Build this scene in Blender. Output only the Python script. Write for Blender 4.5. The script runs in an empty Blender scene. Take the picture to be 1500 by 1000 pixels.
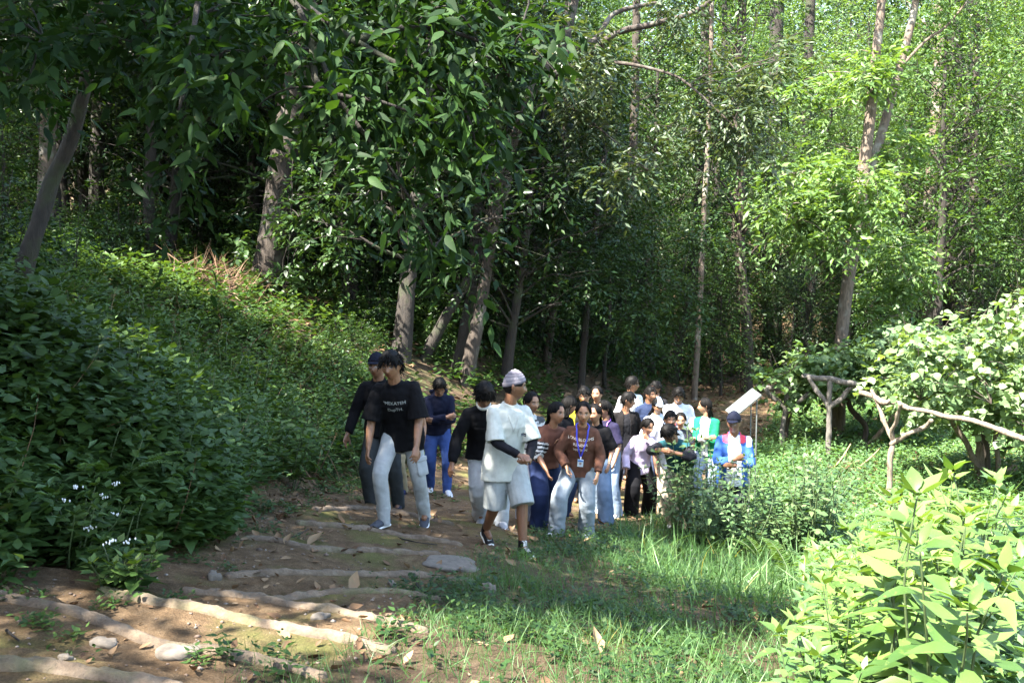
DEBUG = None
PEOPLE = True
HAZE = 0
import bpy, math, random
import numpy as np
from mathutils import Vector, Matrix
from mathutils.bvhtree import BVHTree
R = math.radians
rng = np.random.default_rng(7)
random.seed(7)
scn = bpy.context.scene
COL = scn.collection
PITCH = math.atan(120 / 1458)
F = np.array([0, math.cos(PITCH), -math.sin(PITCH)])
U = np.array([0, math.sin(PITCH), math.cos(PITCH)])
RT = np.array([1.0, 0, 0])
def at(px, py, d):
    """the point that lies d metres in front of the viewpoint on the line of sight through a measured pixel"""
    return d * (F + RT * ((px - 750) / 1458) + U * ((500 - py) / 1458))
def proj(p):
    p = np.asarray(p, float)
    d = p @ F
    return 750 + 1458 * (p @ RT) / d, 500 - 1458 * (p @ U) / d, d

# ---------------------------------------------------------------- noise
def _h(ix, iy, iz, s):
    n = (ix * 73856093) ^ (iy * 19349663) ^ (iz * 83492791) ^ (s * 2654435761)
    n = n & 0x7fffffff
    n = (n ^ (n >> 13)) * 1274126177 & 0x7fffffff
    n = (n ^ (n >> 16)) & 0xffff
    return n / 65535.0
def vnoise(p, f=1.0, s=0):
    p = np.asarray(p, float) * f
    i = np.floor(p).astype(np.int64); t = p - i; t = t * t * (3 - 2 * t)
    o = 0
    for a in (0, 1):
        wa = t[:, 0] if a else 1 - t[:, 0]
        for b in (0, 1):
            wb = t[:, 1] if b else 1 - t[:, 1]
            for c in (0, 1):
                wc = t[:, 2] if c else 1 - t[:, 2]
                o = o + wa * wb * wc * _h(i[:, 0] + a, i[:, 1] + b, i[:, 2] + c, s)
    return o
def fbm(p, f=1.0, s=0, n=3):
    o = 0; a = 1; tot = 0
    for k in range(n):
        o = o + a * vnoise(p, f * 2 ** k, s + k); tot += a; a *= .5
    return o / tot
def sstep(a, b, x):
    t = np.clip((np.asarray(x, float) - a) / (b - a), 0, 1)
    return t * t * (3 - 2 * t)

# ---------------------------------------------------------------- objects
def new_mesh(name, V, Fc, mats=(), smooth=True, attrs=None):
    """V (n,3); Fc list of tuples or (m,k) array of faces"""
    me = bpy.data.meshes.new(name)
    V = np.asarray(V, np.float32)
    if isinstance(Fc, np.ndarray):
        m, k = Fc.shape
        me.vertices.add(len(V)); me.vertices.foreach_set('co', V.ravel())
        me.loops.add(m * k); me.loops.foreach_set('vertex_index', Fc.astype(np.int32).ravel())
        me.polygons.add(m)
        me.polygons.foreach_set('loop_start', np.arange(0, m * k, k, dtype=np.int32))
        me.update(calc_edges=True)
    else:
        me.from_pydata([tuple(map(float, v)) for v in V], [], [tuple(map(int, f)) for f in Fc])
    if smooth:
        me.polygons.foreach_set('use_smooth', np.ones(len(me.polygons), bool))
    for m_ in (mats if isinstance(mats, (list, tuple)) else [mats]):
        me.materials.append(m_)
    if attrs:
        for k_, a in attrs.items():
            add_attr(me, k_, a)
    return me
def add_attr(me, k, a):
    a = np.asarray(a, np.float32)
    if a.ndim == 1:
        t = me.attributes.new(k, 'FLOAT', 'POINT'); t.data.foreach_set('value', a)
    else:
        if a.shape[1] == 3: a = np.c_[a, np.ones(len(a), np.float32)]
        t = me.attributes.new(k, 'FLOAT_COLOR', 'POINT'); t.data.foreach_set('color', a.ravel())
def link(name, me, parent=None, loc=None, rot=None):
    o = bpy.data.objects.new(name, me); COL.objects.link(o)
    if parent is not None: o.parent = parent
    if loc is not None: o.location = [float(v) for v in loc]
    if rot is not None: o.rotation_euler = rot
    return o
def tag(o, label=None, cat=None, group=None, kind=None):
    if label: o['label'] = label
    if cat: o['category'] = cat
    if group: o['group'] = group
    if kind: o['kind'] = kind
    return o
def thing(name, label, cat, loc=(0, 0, 0), rz=0.0, group=None):
    return tag(link(name, None, None, loc, (0, 0, rz)), label, cat, group)
def structure(o): o['kind'] = 'structure'; return o

class MB:
    def __init__(s): s.V = []; s.F = []; s.n = 0; s.A = []
    def add(s, vf, a=None):
        v, f = vf
        v = np.asarray(v, float)
        s.V.append(v); s.F += [tuple(i + s.n for i in q) for q in f]; s.n += len(v)
        s.A.append(np.full(len(v), 0.5 if a is None else a) if np.isscalar(a) or a is None else np.asarray(a))
        return s
    def verts(s): return np.concatenate(s.V) if s.V else np.zeros((0, 3))
    def mesh(s, name, mats, smooth=True):
        return new_mesh(name, s.verts(), s.F, mats, smooth, {'rnd': np.concatenate(s.A)})
    def build(s, name, mats, parent=None, smooth=True, loc=None, rot=None):
        return link(name, s.mesh(name, mats, smooth), parent, loc, rot)

def nrm(v):
    v = np.asarray(v, float); l = np.linalg.norm(v, axis=-1, keepdims=True)
    return v / np.where(l < 1e-9, 1, l)
def loft(pts, rad, ref=(1, 0, 0), seg=14, sub=3, caps=(1, 1), capk=1.0):
    """closed tapered tube through pts; rad = (a along ref, b across) per point; ref one vector or one per point"""
    P = np.asarray([np.asarray(p, float) for p in pts]); n = len(P)
    Rd = np.asarray([(r, r) if np.isscalar(r) else r for r in rad], float)
    ref = np.asarray(ref, float)
    if ref.ndim == 1: ref = np.repeat(ref[None], n, 0)
    if sub > 1 and n > 1:
        tt = np.linspace(0, n - 1, (n - 1) * sub + 1)
        i1 = np.minimum(tt.astype(int), n - 2); t = (tt - i1)[:, None]
        def cr(A):
            A0 = A[np.maximum(i1 - 1, 0)]; A1 = A[i1]; A2 = A[i1 + 1]; A3 = A[np.minimum(i1 + 2, n - 1)]
            return .5 * (2 * A1 + (A2 - A0) * t + (2 * A0 - 5 * A1 + 4 * A2 - A3) * t * t + (3 * A1 - A0 - 3 * A2 + A3) * t ** 3)
        def li(A): return A[i1] * (1 - t) + A[i1 + 1] * t
        P, Rd, ref = (cr(P) if n > 2 else li(P)), li(Rd), li(ref)
        n = len(P)
    T = nrm(np.gradient(P, axis=0))
    S = nrm(ref - (ref * T).sum(1, keepdims=True) * T)
    N = np.cross(T, S)
    C, Ra, Ss, Nn = list(P), list(Rd), list(S), list(N)
    def cap(end):
        i = -1 if end else 0; sg = 1 if end else -1
        r = min(Rd[i]) * capk; out = []
        for a in (30, 60):
            out.append((P[i] + T[i] * sg * r * math.sin(R(a)), Rd[i] * math.cos(R(a)), S[i], N[i]))
        return out, P[i] + T[i] * sg * r
    pole0, pole1 = P[0], P[-1]
    if caps[0]:
        o, pole0 = cap(0)
        for c in o: C.insert(0, c[0]); Ra.insert(0, c[1]); Ss.insert(0, c[2]); Nn.insert(0, c[3])
    if caps[1]:
        o, pole1 = cap(1)
        for c in o: C.append(c[0]); Ra.append(c[1]); Ss.append(c[2]); Nn.append(c[3])
    C, Ra, Ss, Nn = map(np.asarray, (C, Ra, Ss, Nn)); m = len(C)
    th = np.linspace(0, 2 * math.pi, seg, endpoint=False)
    V = C[:, None] + Ra[:, 0, None, None] * np.cos(th)[None, :, None] * Ss[:, None] + Ra[:, 1, None, None] * np.sin(th)[None, :, None] * Nn[:, None]
    V = V.reshape(-1, 3)
    f = []
    for i in range(m - 1):
        for j in range(seg):
            k = (j + 1) % seg
            f.append((i * seg + j, i * seg + k, (i + 1) * seg + k, (i + 1) * seg + j))
    b = len(V); V = np.vstack([V, pole0[None], pole1[None]])
    for j in range(seg):
        k = (j + 1) % seg
        f.append((b, k, j)); f.append((b + 1, (m - 1) * seg + j, (m - 1) * seg + k))
    return V, f
def box(c, half, X=(1, 0, 0), Y=(0, 1, 0), Z=(0, 0, 1)):
    c = np.asarray(c, float); X, Y, Z = [nrm(a) for a in (X, Y, Z)]
    V = np.array([c + sx * half[0] * X + sy * half[1] * Y + sz * half[2] * Z for sz in (-1, 1) for sy in (-1, 1) for sx in (-1, 1)])
    return V, [(0, 2, 3, 1), (4, 5, 7, 6), (0, 1, 5, 4), (2, 6, 7, 3), (0, 4, 6, 2), (1, 3, 7, 5)]

# ---------------------------------------------------------------- materials
class NT:
    def __init__(s, name):
        s.m = bpy.data.materials.new(name); s.m.use_nodes = True
        s.t = s.m.node_tree; s.b = s.t.nodes['Principled BSDF']; s.out = s.t.nodes['Material Output']
    def n(s, ty, **kw):
        nd = s.t.nodes.new(ty); ins = kw.pop('i', {})
        for k, v in kw.items(): setattr(nd, k, v)
        for k, v in ins.items(): s.set(nd.inputs[k], v)
        return nd
    def set(s, sock, v):
        if hasattr(v, 'bl_idname') and 'Socket' in v.bl_idname: s.t.links.new(v, sock)
        else: sock.default_value = v
    def noise(s, scale, detail=4, vec=None, rough=.6):
        nd = s.n('ShaderNodeTexNoise', i={'Scale': scale, 'Detail': detail, 'Roughness': rough})
        if vec is not None: s.set(nd.inputs['Vector'], vec)
        return nd.outputs['Fac']
    def obj(s): return s.n('ShaderNodeTexCoord').outputs['Object']
    def attr(s, k, col=False):
        a = s.n('ShaderNodeAttribute', attribute_name=k)
        return a.outputs['Color' if col else 'Fac']
    def ramp(s, fac, stops):
        r = s.n('ShaderNodeValToRGB', i={'Fac': fac}); e = r.color_ramp.elements
        while len(e) < len(stops): e.new(.5)
        for el, (p, c) in zip(e, stops): el.position = p; el.color = (*c, 1) if len(c) == 3 else c
        return r.outputs['Color']
    def mix(s, fac, a, b, mode='MIX'):
        nd = s.n('ShaderNodeMix', data_type='RGBA', blend_type=mode)
        s.set(nd.inputs[0], fac); s.set(nd.inputs[6], a if not isinstance(a, tuple) else (*a, 1)); s.set(nd.inputs[7], b if not isinstance(b, tuple) else (*b, 1))
        return nd.outputs[2]
    def math(s, op, a, b=0.0):
        nd = s.n('ShaderNodeMath', operation=op); s.set(nd.inputs[0], a); s.set(nd.inputs[1], b); return nd.outputs[0]
    def bump(s, h, strength=.3, dist=.02):
        nd = s.n('ShaderNodeBump', i={'Height': h, 'Strength': strength, 'Distance': dist}); s.set(s.b.inputs['Normal'], nd.outputs[0])
    def P(s, **kw):
        for k, v in kw.items(): s.set(s.b.inputs[k.replace('_', ' ')], v if not isinstance(v, tuple) or len(v) == 4 else (*v, 1))
        return s

def leaf_mat(name, dark, mid, light, trans=.35, rough=.45, tcol=None, yellow=None):
    m = NT(name)
    stops = [(0, dark), (.5, mid), (.93, light)]
    if yellow: stops += [(.97, light), (1, yellow)]
    c = m.ramp(m.attr('rnd'), stops)
    nz = m.noise(9, 2, m.obj())
    c = m.mix(.5, c, m.ramp(nz, [(.3, (.55, .55, .55)), (.7, (1, 1, 1))]), 'MULTIPLY')
    orn = m.n('ShaderNodeObjectInfo').outputs['Random']
    c = m.mix(1.0, c, m.ramp(orn, [(0, (.68, .74, .72)), (.35, (.95, .95, .85)), (.7, (1.05, 1.0, .95)), (1, (1.22, 1.18, 1.08))]), 'MULTIPLY')
    c = m.mix(m.ramp(m.noise(26, 3, m.obj()), [(.60, (0, 0, 0)), (.72, (.55, .55, .55))]), c, tuple(min(1, q * k) for q, k in zip(light, (1.25, .95, .8))))
    c = m.mix(m.ramp(m.noise(47, 2, m.obj()), [(.70, (0, 0, 0)), (.76, (.8, .8, .8))]), c, (.10, .075, .03))
    m.P(Base_Color=c, Roughness=rough)
    m.b.inputs['Specular IOR Level'].default_value = .28
    tr = m.n('ShaderNodeBsdfTranslucent'); tc = m.mix(1.0, c, tcol or (1.3, 1.25, .35), 'MULTIPLY'); m.set(tr.inputs['Color'], tc)
    mx = m.n('ShaderNodeMixShader', i={0: trans}); m.t.links.new(m.b.outputs[0], mx.inputs[1]); m.t.links.new(tr.outputs[0], mx.inputs[2])
    m.t.links.new(mx.outputs[0], m.out.inputs['Surface'])
    return m.m
def bark_mat(name, a, b, lichen=None, scale=1.0):
    m = NT(name)
    v = m.n('ShaderNodeMapping', i={'Vector': m.obj(), 'Scale': (9 * scale, 9 * scale, 1.6 * scale)}).outputs[0]
    n1 = m.noise(2.2, 6, v, .7); n2 = m.noise(1.7, 3, m.obj())
    c = m.ramp(n1, [(.3, a), (.7, b)])
    if lichen: c = m.mix(m.ramp(n2, [(.52, (0, 0, 0)), (.62, (1, 1, 1))]), c, lichen)
    m.P(Base_Color=c, Roughness=.9); m.bump(n1, .9, .04)
    return m.m
def plain(name, col, rough=.6, nz=.15, scale=30, metal=0.0, bump=0.0):
    m = NT(name); f = m.noise(scale, 4, m.obj())
    c = m.mix(1.0, (*col,), m.ramp(f, [(.25, (1 - nz,) * 3), (.75, (1 + nz,) * 3)]), 'MULTIPLY')
    m.P(Base_Color=c, Roughness=rough, Metallic=metal)
    if bump: m.bump(f, bump, .01)
    return m.m
# ================================================================ terrain
XL = np.array([[-8, -3.4], [0, -3.3], [4, -3.15], [5.76, -2.96], [7.2, -2.4], [10.2, -2.45], [13, -2.35], [15, -2.1], [17, -.7], [20, .6], [24, 2.4], [30, 4.6], [40, 7], [140, 12]])
XR = np.array([[-8, -.9], [3, -.95], [4.35, -.95], [5.4, -.7], [8.1, -.15], [10.5, .5], [13.6, 2.0], [17, 3.6], [22, 5.2], [30, 8], [40, 12], [140, 40]])
def xl(y): return np.interp(y, XL[:, 0], XL[:, 1])
def xr(y): return np.interp(y, XR[:, 0], XR[:, 1])
def ssat(v, a, k):      # v below a, then levelling off after k more
    v = np.asarray(v, float)
    return np.where(v < a, v, a + k * (1 - np.exp(-np.maximum(v - a, 0) / k)))
STEPS = []
def ground_z(x, y):
    x = np.asarray(x, float); y = np.asarray(y, float)
    z = -1.33 - .14 * ssat(np.maximum(x, -6), 5, 1.5) - .15 * ssat(y, 13, 3)
    edge = xl(y); s = edge - x; sp = np.maximum(s, 0)
    k = np.interp(y, [0, 14, 20, 30], [1, 1, .8, .75])
    bank = np.interp(y, [0, 6, 9, 12, 15, 18, 40], [.95, .9, .8, .55, .4, .3, .2])
    z = z + bank * sstep(-.15, .9, s)
    sl = np.interp(y, [0, 8, 12, 16, 60], [.42, .45, .52, .62, .55])
    z = z + sl * k * (8.0 * (1 - np.exp(-np.maximum(sp - .7, 0) / 8.0))) * 1.0
    z = z + .16 * np.maximum(y - 38, 0) * sstep(38, 60, y)
    # saw-tooth treads between the step logs are carried by the logs; here only unevenness
    q = np.stack([np.ravel(x + 0 * y), np.ravel(y + 0 * x), np.zeros(np.size(x + y))], 1)
    n = (fbm(q, .55, 3) - .5) * .22 + (fbm(q, 2.3, 11) - .5) * .07
    n = n.reshape(np.shape(x + y))
    inpath = sstep(-.2, .5, x - edge) * sstep(-.2, .5, xr(y) - x)
    if STEPS:      # level treads held up by the step logs
        Y = np.sort(np.stack([np.interp(np.ravel(x + 0 * y), s_[:, 0], s_[:, 1]) for s_ in STEPS], 0), 0)
        yy = np.ravel(y + 0 * x)[None]; k_ = (yy > Y).sum(0); ii = np.arange(yy.shape[1])
        Yp = np.vstack([Y[:1] - .8, Y, Y[-1:] + .9]); a_, b_ = Yp[np.minimum(k_, len(Y)), ii], Yp[np.minimum(k_ + 1, len(Y) + 1), ii]
        dy = np.maximum(b_ - a_, .05); fr = np.clip((yy[0] - a_) / dy, 0, 1); fr = fr - (1 - sstep(0, .07, (yy[0] - a_))) * (fr - 1) * 1.0 * (k_ > 0)
        st = .15 * np.minimum(dy, .9) * (np.minimum(fr, 1) - .5) * (k_ <= len(Y)) * ((yy[0] > Y[0] - .8) & (yy[0] < Y[-1] + .9))
        z = z + st.reshape(np.shape(z)) * inpath
    return z + n * (1 - .55 * inpath) + (inpath * .02 * (fbm(q, 7, 5).reshape(np.shape(x + y)) - .5))
def gz(x, y): return float(ground_z(np.array([x]), np.array([y]))[0])
def gpx(px, py, dmin=2.5, dmax=90):
    """where the line of sight through a measured pixel meets the ground"""
    d = np.linspace(dmin, dmax, 3000)
    P = d[:, None] * (F + RT * ((px - 750) / 1458) + U * ((500 - py) / 1458))
    below = P[:, 2] < ground_z(P[:, 0], P[:, 1])
    i = int(np.argmax(below)) if below.any() else len(d) - 1
    p = P[i]; return np.array([p[0], p[1], gz(p[0], p[1])])
# ================================================================ people
def cloth_material(name, rough, bumpscale, bumpk):
    m = NT(name); c = m.attr('col', True)
    f = m.noise(14, 3, m.obj())
    c2 = m.mix(1.0, c, m.ramp(f, [(.3, (.86,) * 3), (.7, (1.08,) * 3)]), 'MULTIPLY')
    m.P(Base_Color=c2, Roughness=rough)
    m.b.inputs['Specular IOR Level'].default_value = .12
    m.bump(m.noise(bumpscale, 2, m.obj()), bumpk, .003)
    return m.m
M_CLOTH = cloth_material('cloth', .85, 260, .35)
M_DENIM = cloth_material('denim', .8, 420, .4)
M_LEATHER = cloth_material('shoe_fabric', .55, 180, .25)
def _skin():
    m = NT('skin'); c = m.attr('col', True)
    f = m.noise(40, 4, m.obj())
    c2 = m.mix(1.0, c, m.ramp(f, [(.3, (.9, .88, .86)), (.7, (1.06, 1.04, 1.04))]), 'MULTIPLY')
    m.P(Base_Color=c2, Roughness=.48); m.b.inputs['Specular IOR Level'].default_value = .45
    m.b.inputs['Subsurface Weight'].default_value = .08; m.b.inputs['Subsurface Radius'].default_value = (.01, .004, .002)
    m.bump(m.noise(320, 3, m.obj()), .15, .002)
    return m.m
M_SKIN = _skin()
def _hair():
    m = NT('hair'); c = m.ramp(m.attr('rnd'), [(0, (.0009, .0008, .0007)), (1, (.0035, .0026, .002))])
    m.P(Base_Color=c, Roughness=.62); m.b.inputs['Specular IOR Level'].default_value = .12
    return m.m
M_HAIR = _hair()

def solve2(a, t, l1, l2, pole):
    a, t, pole = map(lambda v: np.asarray(v, float), (a, t, pole))
    d = t - a; L = np.linalg.norm(d); L2 = min(max(L, abs(l1 - l2) + .01), (l1 + l2) * .998)
    u = d / max(L, 1e-6); t = a + u * L2
    x = (l1 * l1 - l2 * l2 + L2 * L2) / (2 * L2); h = math.sqrt(max(l1 * l1 - x * x, 0))
    p = pole - (pole @ u) * u; p = p / max(np.linalg.norm(p), 1e-6)
    return a + u * x + p * h, t
def rot(axis, deg):
    return np.array(Matrix.Rotation(R(deg), 3, axis))
_tmpn = [0]
def remesh(mb_list, voxel, smooth=2, fac=.5):
    V = []; Fc = []; n = 0
    for v, f in mb_list:
        V.append(np.asarray(v, float)); Fc += [tuple(i + n for i in q) for q in f]; n += len(v)
    me = new_mesh('tmp', np.concatenate(V), Fc)
    o = bpy.data.objects.new('tmp', me); COL.objects.link(o)
    m = o.modifiers.new('r', 'REMESH'); m.mode = 'VOXEL'; m.voxel_size = voxel; m.adaptivity = 0
    if smooth:
        s = o.modifiers.new('s', 'SMOOTH'); s.factor = fac; s.iterations = smooth
    dg = bpy.context.evaluated_depsgraph_get(); dg.update()
    ev = o.evaluated_get(dg).to_mesh()
    nv = len(ev.vertices); co = np.empty(nv * 3, np.float32); ev.vertices.foreach_get('co', co)
    no = np.empty(nv * 3, np.float32); ev.vertices.foreach_get('normal', no)
    nf = len(ev.polygons); ls = np.empty(nf, np.int32); ev.polygons.foreach_get('loop_start', ls)
    lt = np.empty(nf, np.int32); ev.polygons.foreach_get('loop_total', lt)
    vi = np.empty(len(ev.loops), np.int32); ev.loops.foreach_get('vertex_index', vi)
    quad = lt == 4
    Fq = np.stack([vi[ls[quad] + k] for k in range(4)], 1)
    if (~quad).any():
        t = np.stack([vi[ls[~quad] + k] for k in (0, 1, 2)], 1)
        Ft = [tuple(x) for x in t]
    else: Ft = []
    bpy.data.objects.remove(o); bpy.data.meshes.remove(me)
    return co.reshape(-1, 3).astype(float), no.reshape(-1, 3).astype(float), Fq, Ft
def vnormals(V, Fq):
    a = V[Fq]; fn = np.cross(a[:, 2] - a[:, 0], a[:, 3] - a[:, 1]); n = np.zeros_like(V)
    for k in range(4): np.add.at(n, Fq[:, k], fn)
    return nrm(n)

# ---- head in its own frame: looks to -Y, left is +X, centre at 0, metres for an adult
def head_pts(nu=40, nv=30, fem=False):
    th = np.linspace(0, 2 * math.pi, nu, endpoint=False); ph = np.linspace(0, math.pi, nv + 2)[1:-1]
    T, Pm = np.meshgrid(th, ph)
    d = np.stack([np.sin(Pm) * np.cos(T), np.sin(Pm) * np.sin(T), np.cos(Pm)], -1).reshape(-1, 3)
    d = np.vstack([d, [[0, 0, 1], [0, 0, -1]]])
    V = head_shape(d, fem)
    f = []
    for i in range(nv - 1):
        for j in range(nu):
            k = (j + 1) % nu
            f.append((i * nu + j, (i + 1) * nu + j, (i + 1) * nu + k, i * nu + k))
    b = nu * nv
    for j in range(nu):
        k = (j + 1) % nu
        f.append((b, j, k)); f.append((b + 1, (nv - 1) * nu + k, (nv - 1) * nu + j))
    return V, f
def head_shape(d, fem=False):
    g = lambda v, s: np.exp(-(v / s) ** 2)
    x = .074 * d[:, 0]; y = .096 * np.sign(d[:, 1]) * np.abs(d[:, 1]) ** np.where(d[:, 1] < 0, .82, 1.0); z = .117 * np.sign(d[:, 2]) * np.abs(d[:, 2]) ** .95
    t = np.clip(-d[:, 2], 0, 1)
    jw = .36 if fem else .28
    x = x * (1 - jw * t ** 1.4) * (1 + .03 * g(z - .01, .04))
    back = np.clip(d[:, 1], 0, 1)
    y = y * (1 - .42 * sstep(.05, .8, t) * sstep(0, .5, back))
    fr = sstep(.15, .6, -d[:, 1]); ax = np.abs(x)
    y = y - fr * .025 * g(x, .0105 + .004 * sstep(.0, -.035, z)) * np.clip(sstep(.022, -.03, z) * (1 - sstep(-.036, -.048, z)), 0, 1)
    y = y - fr * .004 * g(ax - .012, .008) * g(z + .034, .008)
    y = y + fr * .0105 * g(ax - .031, .017) * g(z - .008, .012)
    y = y - fr * .004 * g(z - .028, .009) * g(ax - .026, .022)
    y = y - fr * .004 * g(ax - .042, .018) * g(z + .022, .018)
    y = y - fr * .0055 * g(x, .022) * (g(z + .057, .006) + 1.1 * g(z + .070, .006)) + fr * .004 * g(x, .024) * g(z + .0635, .0035)
    y = y - fr * .006 * g(x, .02) * g(z + .098, .014)
    y = y + fr * .003 * g(z + .083, .008) * g(x, .02)
    return np.stack([x, y, z], 1)
def ear(sgn):
    c = np.array([sgn * .073, .012, -.002])
    return loft([c + np.array([0, -.004, -.03]), c + np.array([sgn * .007, .004, -.012]), c + np.array([sgn * .012, .010, .012]), c + np.array([sgn * .007, .006, .027])],
                [(.006, .005), (.006, .012), (.006, .015), (.005, .009)], ref=(1, 0, 0), seg=8, sub=2)
def hand_parts(w, d, pn, side, sgn, sc, curl=.35, spread=.06):
    """w wrist, d direction of the fingers, pn where the palm faces; side to the thumb"""
    d = nrm(d); pn = nrm(pn - (pn @ d) * d); s = side
    out = [loft([w - d * .01 * sc, w + d * .03 * sc, w + d * .065 * sc, w + d * .088 * sc], [(.026 * sc, .019 * sc), (.037 * sc, .017 * sc), (.041 * sc, .015 * sc), (.038 * sc, .011 * sc)], ref=s, seg=10, sub=2)]
    for k, (off, ln) in enumerate(((.030, .064), (.0105, .074), (-.0095, .069), (-.029, .054))):
        b = w + d * (.082 - .004 * abs(k - 1.3)) * sc + s * off * sc
        dd = nrm(d + s * spread * (1.5 - k)); p = [b - dd * .012 * sc, b]; ang = 0
        cu = curl * (.8 + .16 * k)
        for q, fr_ in enumerate((.45, .32, .23)):
            ang += cu * (.8, 1.0, .7)[q]
            p.append(p[-1] + (dd * math.cos(ang) + pn * math.sin(ang)) * ln * fr_ * sc)
        out.append(loft(p, [.0098 * sc, .0094 * sc, .0086 * sc, .0078 * sc, .0066 * sc], ref=s, seg=8, sub=2))
    b = w + d * .022 * sc + s * .026 * sc
    p = [b - s * .012 * sc, b + (s * .022 + d * .016 + pn * .012) * sc, b + (s * .034 + d * .042 + pn * .022) * sc, b + (s * .034 + d * .066 + pn * .032) * sc]
    out.append(loft(p, [.014 * sc, .0125 * sc, .0105 * sc, .008 * sc], ref=pn, seg=8, sub=2))
    return out

def person(label, px, d, H=1.68, yaw=0, lean=8, side=0, twist=0, head=(0, 0, 0), crouch=0.0, fem=False,
           skin=(.30, .155, .085), arms=None, feet=None, top=None, bottom=None, shoes=None, hair=None, cap=None, near=False, extras=(), dx=0.0, wide=1.0, dz=0.0):
    skin = tuple(q * .78 for q in skin)
    k = H / 1.70
    P0w = at(px, 500, d); x0, y0 = float(P0w[0]), float(P0w[1])
    z0 = gz(x0, y0) + dz
    root = thing('person', label, 'person', (x0, y0, z0), R(yaw), 'people climbing the path in a group')
    Rw = rot('Z', yaw)
    vox = .0058 if near else .0095
    def w2(l): return Rw @ np.asarray(l, float) + np.array([x0, y0, z0])
    # ---- skeleton
    feet = feet or {}
    fw = .16 * k if fem else .19 * k
    sh = (.142 if fem else .160) * k * wide
    hip = (.895 - crouch) * k
    an = {}
    for sg, nm in ((1, 'L'), (-1, 'R')):
        o, fwd, lift, pitch, fyaw = feet.get(nm, (.1, 0, 0, 0, 12))
        l = np.array([sg * o * k, -fwd * k, 0]); wg = w2(l); wt = w2(l + rot('Z', fyaw * sg) @ np.array([0, -.15 * k, 0])); gl = max(gz(wg[0], wg[1]), gz(wt[0], wt[1]) - (.02 if pitch < 10 else .06)) - z0
        an[nm] = (np.array([l[0], l[1], gl + (.085 + lift) * k]), pitch, fyaw * sg)
    for _ in range(30):       # keep both ankles within reach
        ok = all(np.linalg.norm(an[nm][0] - np.array([sg * .085 * k, 0, hip])) <= .838 * k for sg, nm in ((1, 'L'), (-1, 'R')))
        if ok: break
        hip -= .015 * k
    P0 = np.array([0, 0.0, hip])
    def ldir(a, b): return nrm(np.array([math.sin(R(b)), -math.sin(R(a)) * math.cos(R(b)), math.cos(R(a)) * math.cos(R(b))]))
    d1, d2, d3 = ldir(lean * .75, side * .7), ldir(lean * 1.0, side), ldir(lean * 1.25, side * 1.2)
    P1 = P0 + d1 * .15 * k; P2 = P1 + d2 * .19 * k; P3 = P2 + d3 * .165 * k
    Sd = rot('Z', twist) @ np.array([1, 0, math.tan(R(-side)) * .6]); Sd = nrm(Sd - (Sd @ d3) * d3); Sp = np.array([1, 0, 0.]); Sm = nrm(Sd + Sp)
    Fd = np.cross(d3, Sd) * -1          # forward of the chest
    Fd = nrm(np.cross(Sd, d3)) * 1.0
    if Fd[1] > 0: Fd = -Fd
    hy, hp, hr = head
    HM = rot('Z', hy) @ rot('X', hp) @ rot('Y', hr)          # yaw to the left, pitch down positive, roll
    nb = P3 + d3 * .01 * k
    hk = k ** .5 * (1.075 if not fem else 1.03)
    fwd_h = HM @ np.array([0, -1, 0.]); up_h = HM @ np.array([0, 0, 1.])
    skull = nb + nrm(d3 + np.array([0, -.25, 1.])) * .085 * k       # base of the skull
    HC = skull + up_h * .085 * hk + fwd_h * .018 * hk
    J = {}
    for sg, nm in ((1, 'L'), (-1, 'R')):
        S = P3 + Sd * sg * sh - d3 * .062 * k
        a = (arms or {}).get(nm, dict(w=(.06, .10, -.50)))
        wv = a['w']; tgt = S + np.array([sg * wv[0], -wv[1], wv[2]]) * k
        pv = a.get('pole', (.5, -1.0, -.3)); E, W = solve2(S, tgt, .285 * k, .25 * k, np.array([sg * pv[0], -pv[1], pv[2]]))
        hd = a.get('hand'); hd = nrm(np.array([sg * hd[0], -hd[1], hd[2]])) if hd else nrm(nrm(W - E) + np.array([0, -.12, 0]))
        pn = a.get('palm', (-1, .25, 0)); pn = np.array([sg * pn[0], -pn[1], pn[2]], float)
        pn = nrm(pn - (pn @ hd) * hd); th = np.cross(pn, hd) * sg * -1.0
        J[nm] = dict(S=S, E=E, W=W, hd=hd, pn=pn, th=th, curl=a.get('curl', .35), sg=sg)
        h = np.array([sg * .085 * k, 0, hip - .01]); A = an[nm][0]
        K, A2 = solve2(h, A, .425 * k, .42 * k, np.array([sg * .10 + math.sin(R(an[nm][2])) * .3, -1, .1]))
        J[nm].update(h=h, K=K, A=A2, pitch=an[nm][1], fyaw=an[nm][2])
    # ---- body
    parts = []
    bw = .90 if fem else 1.0
    parts.append(loft([P0 - d1 * .10 * k, P0, P1, P2, P3 - d3 * .03 * k, P3 + d3 * .02 * k], [(.11 * k, .09 * k), (.16 * k, .11 * k), (.128 * k * bw, .092 * k), (.152 * k * bw, .108 * k), (.10 * k * bw, .07 * k), (.055 * k, .055 * k)], ref=[Sp, Sp, Sm, Sd, Sd, Sd], seg=16))
    nr = (.052 if fem else .06) * k
    parts.append(loft([P3 - d3 * .04 * k, nb, skull, skull + up_h * .05], [nr * 1.25, nr * 1.02, nr * .95, nr * .95], ref=Sd, seg=12))
    hv, hf = head_pts(fem=fem); hv = hv * hk @ HM.T + HC; parts.append((hv, hf))
    for s_ in (1, -1):
        ev_, ef_ = ear(s_); parts.append((ev_ * hk @ HM.T + HC, ef_))
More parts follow.
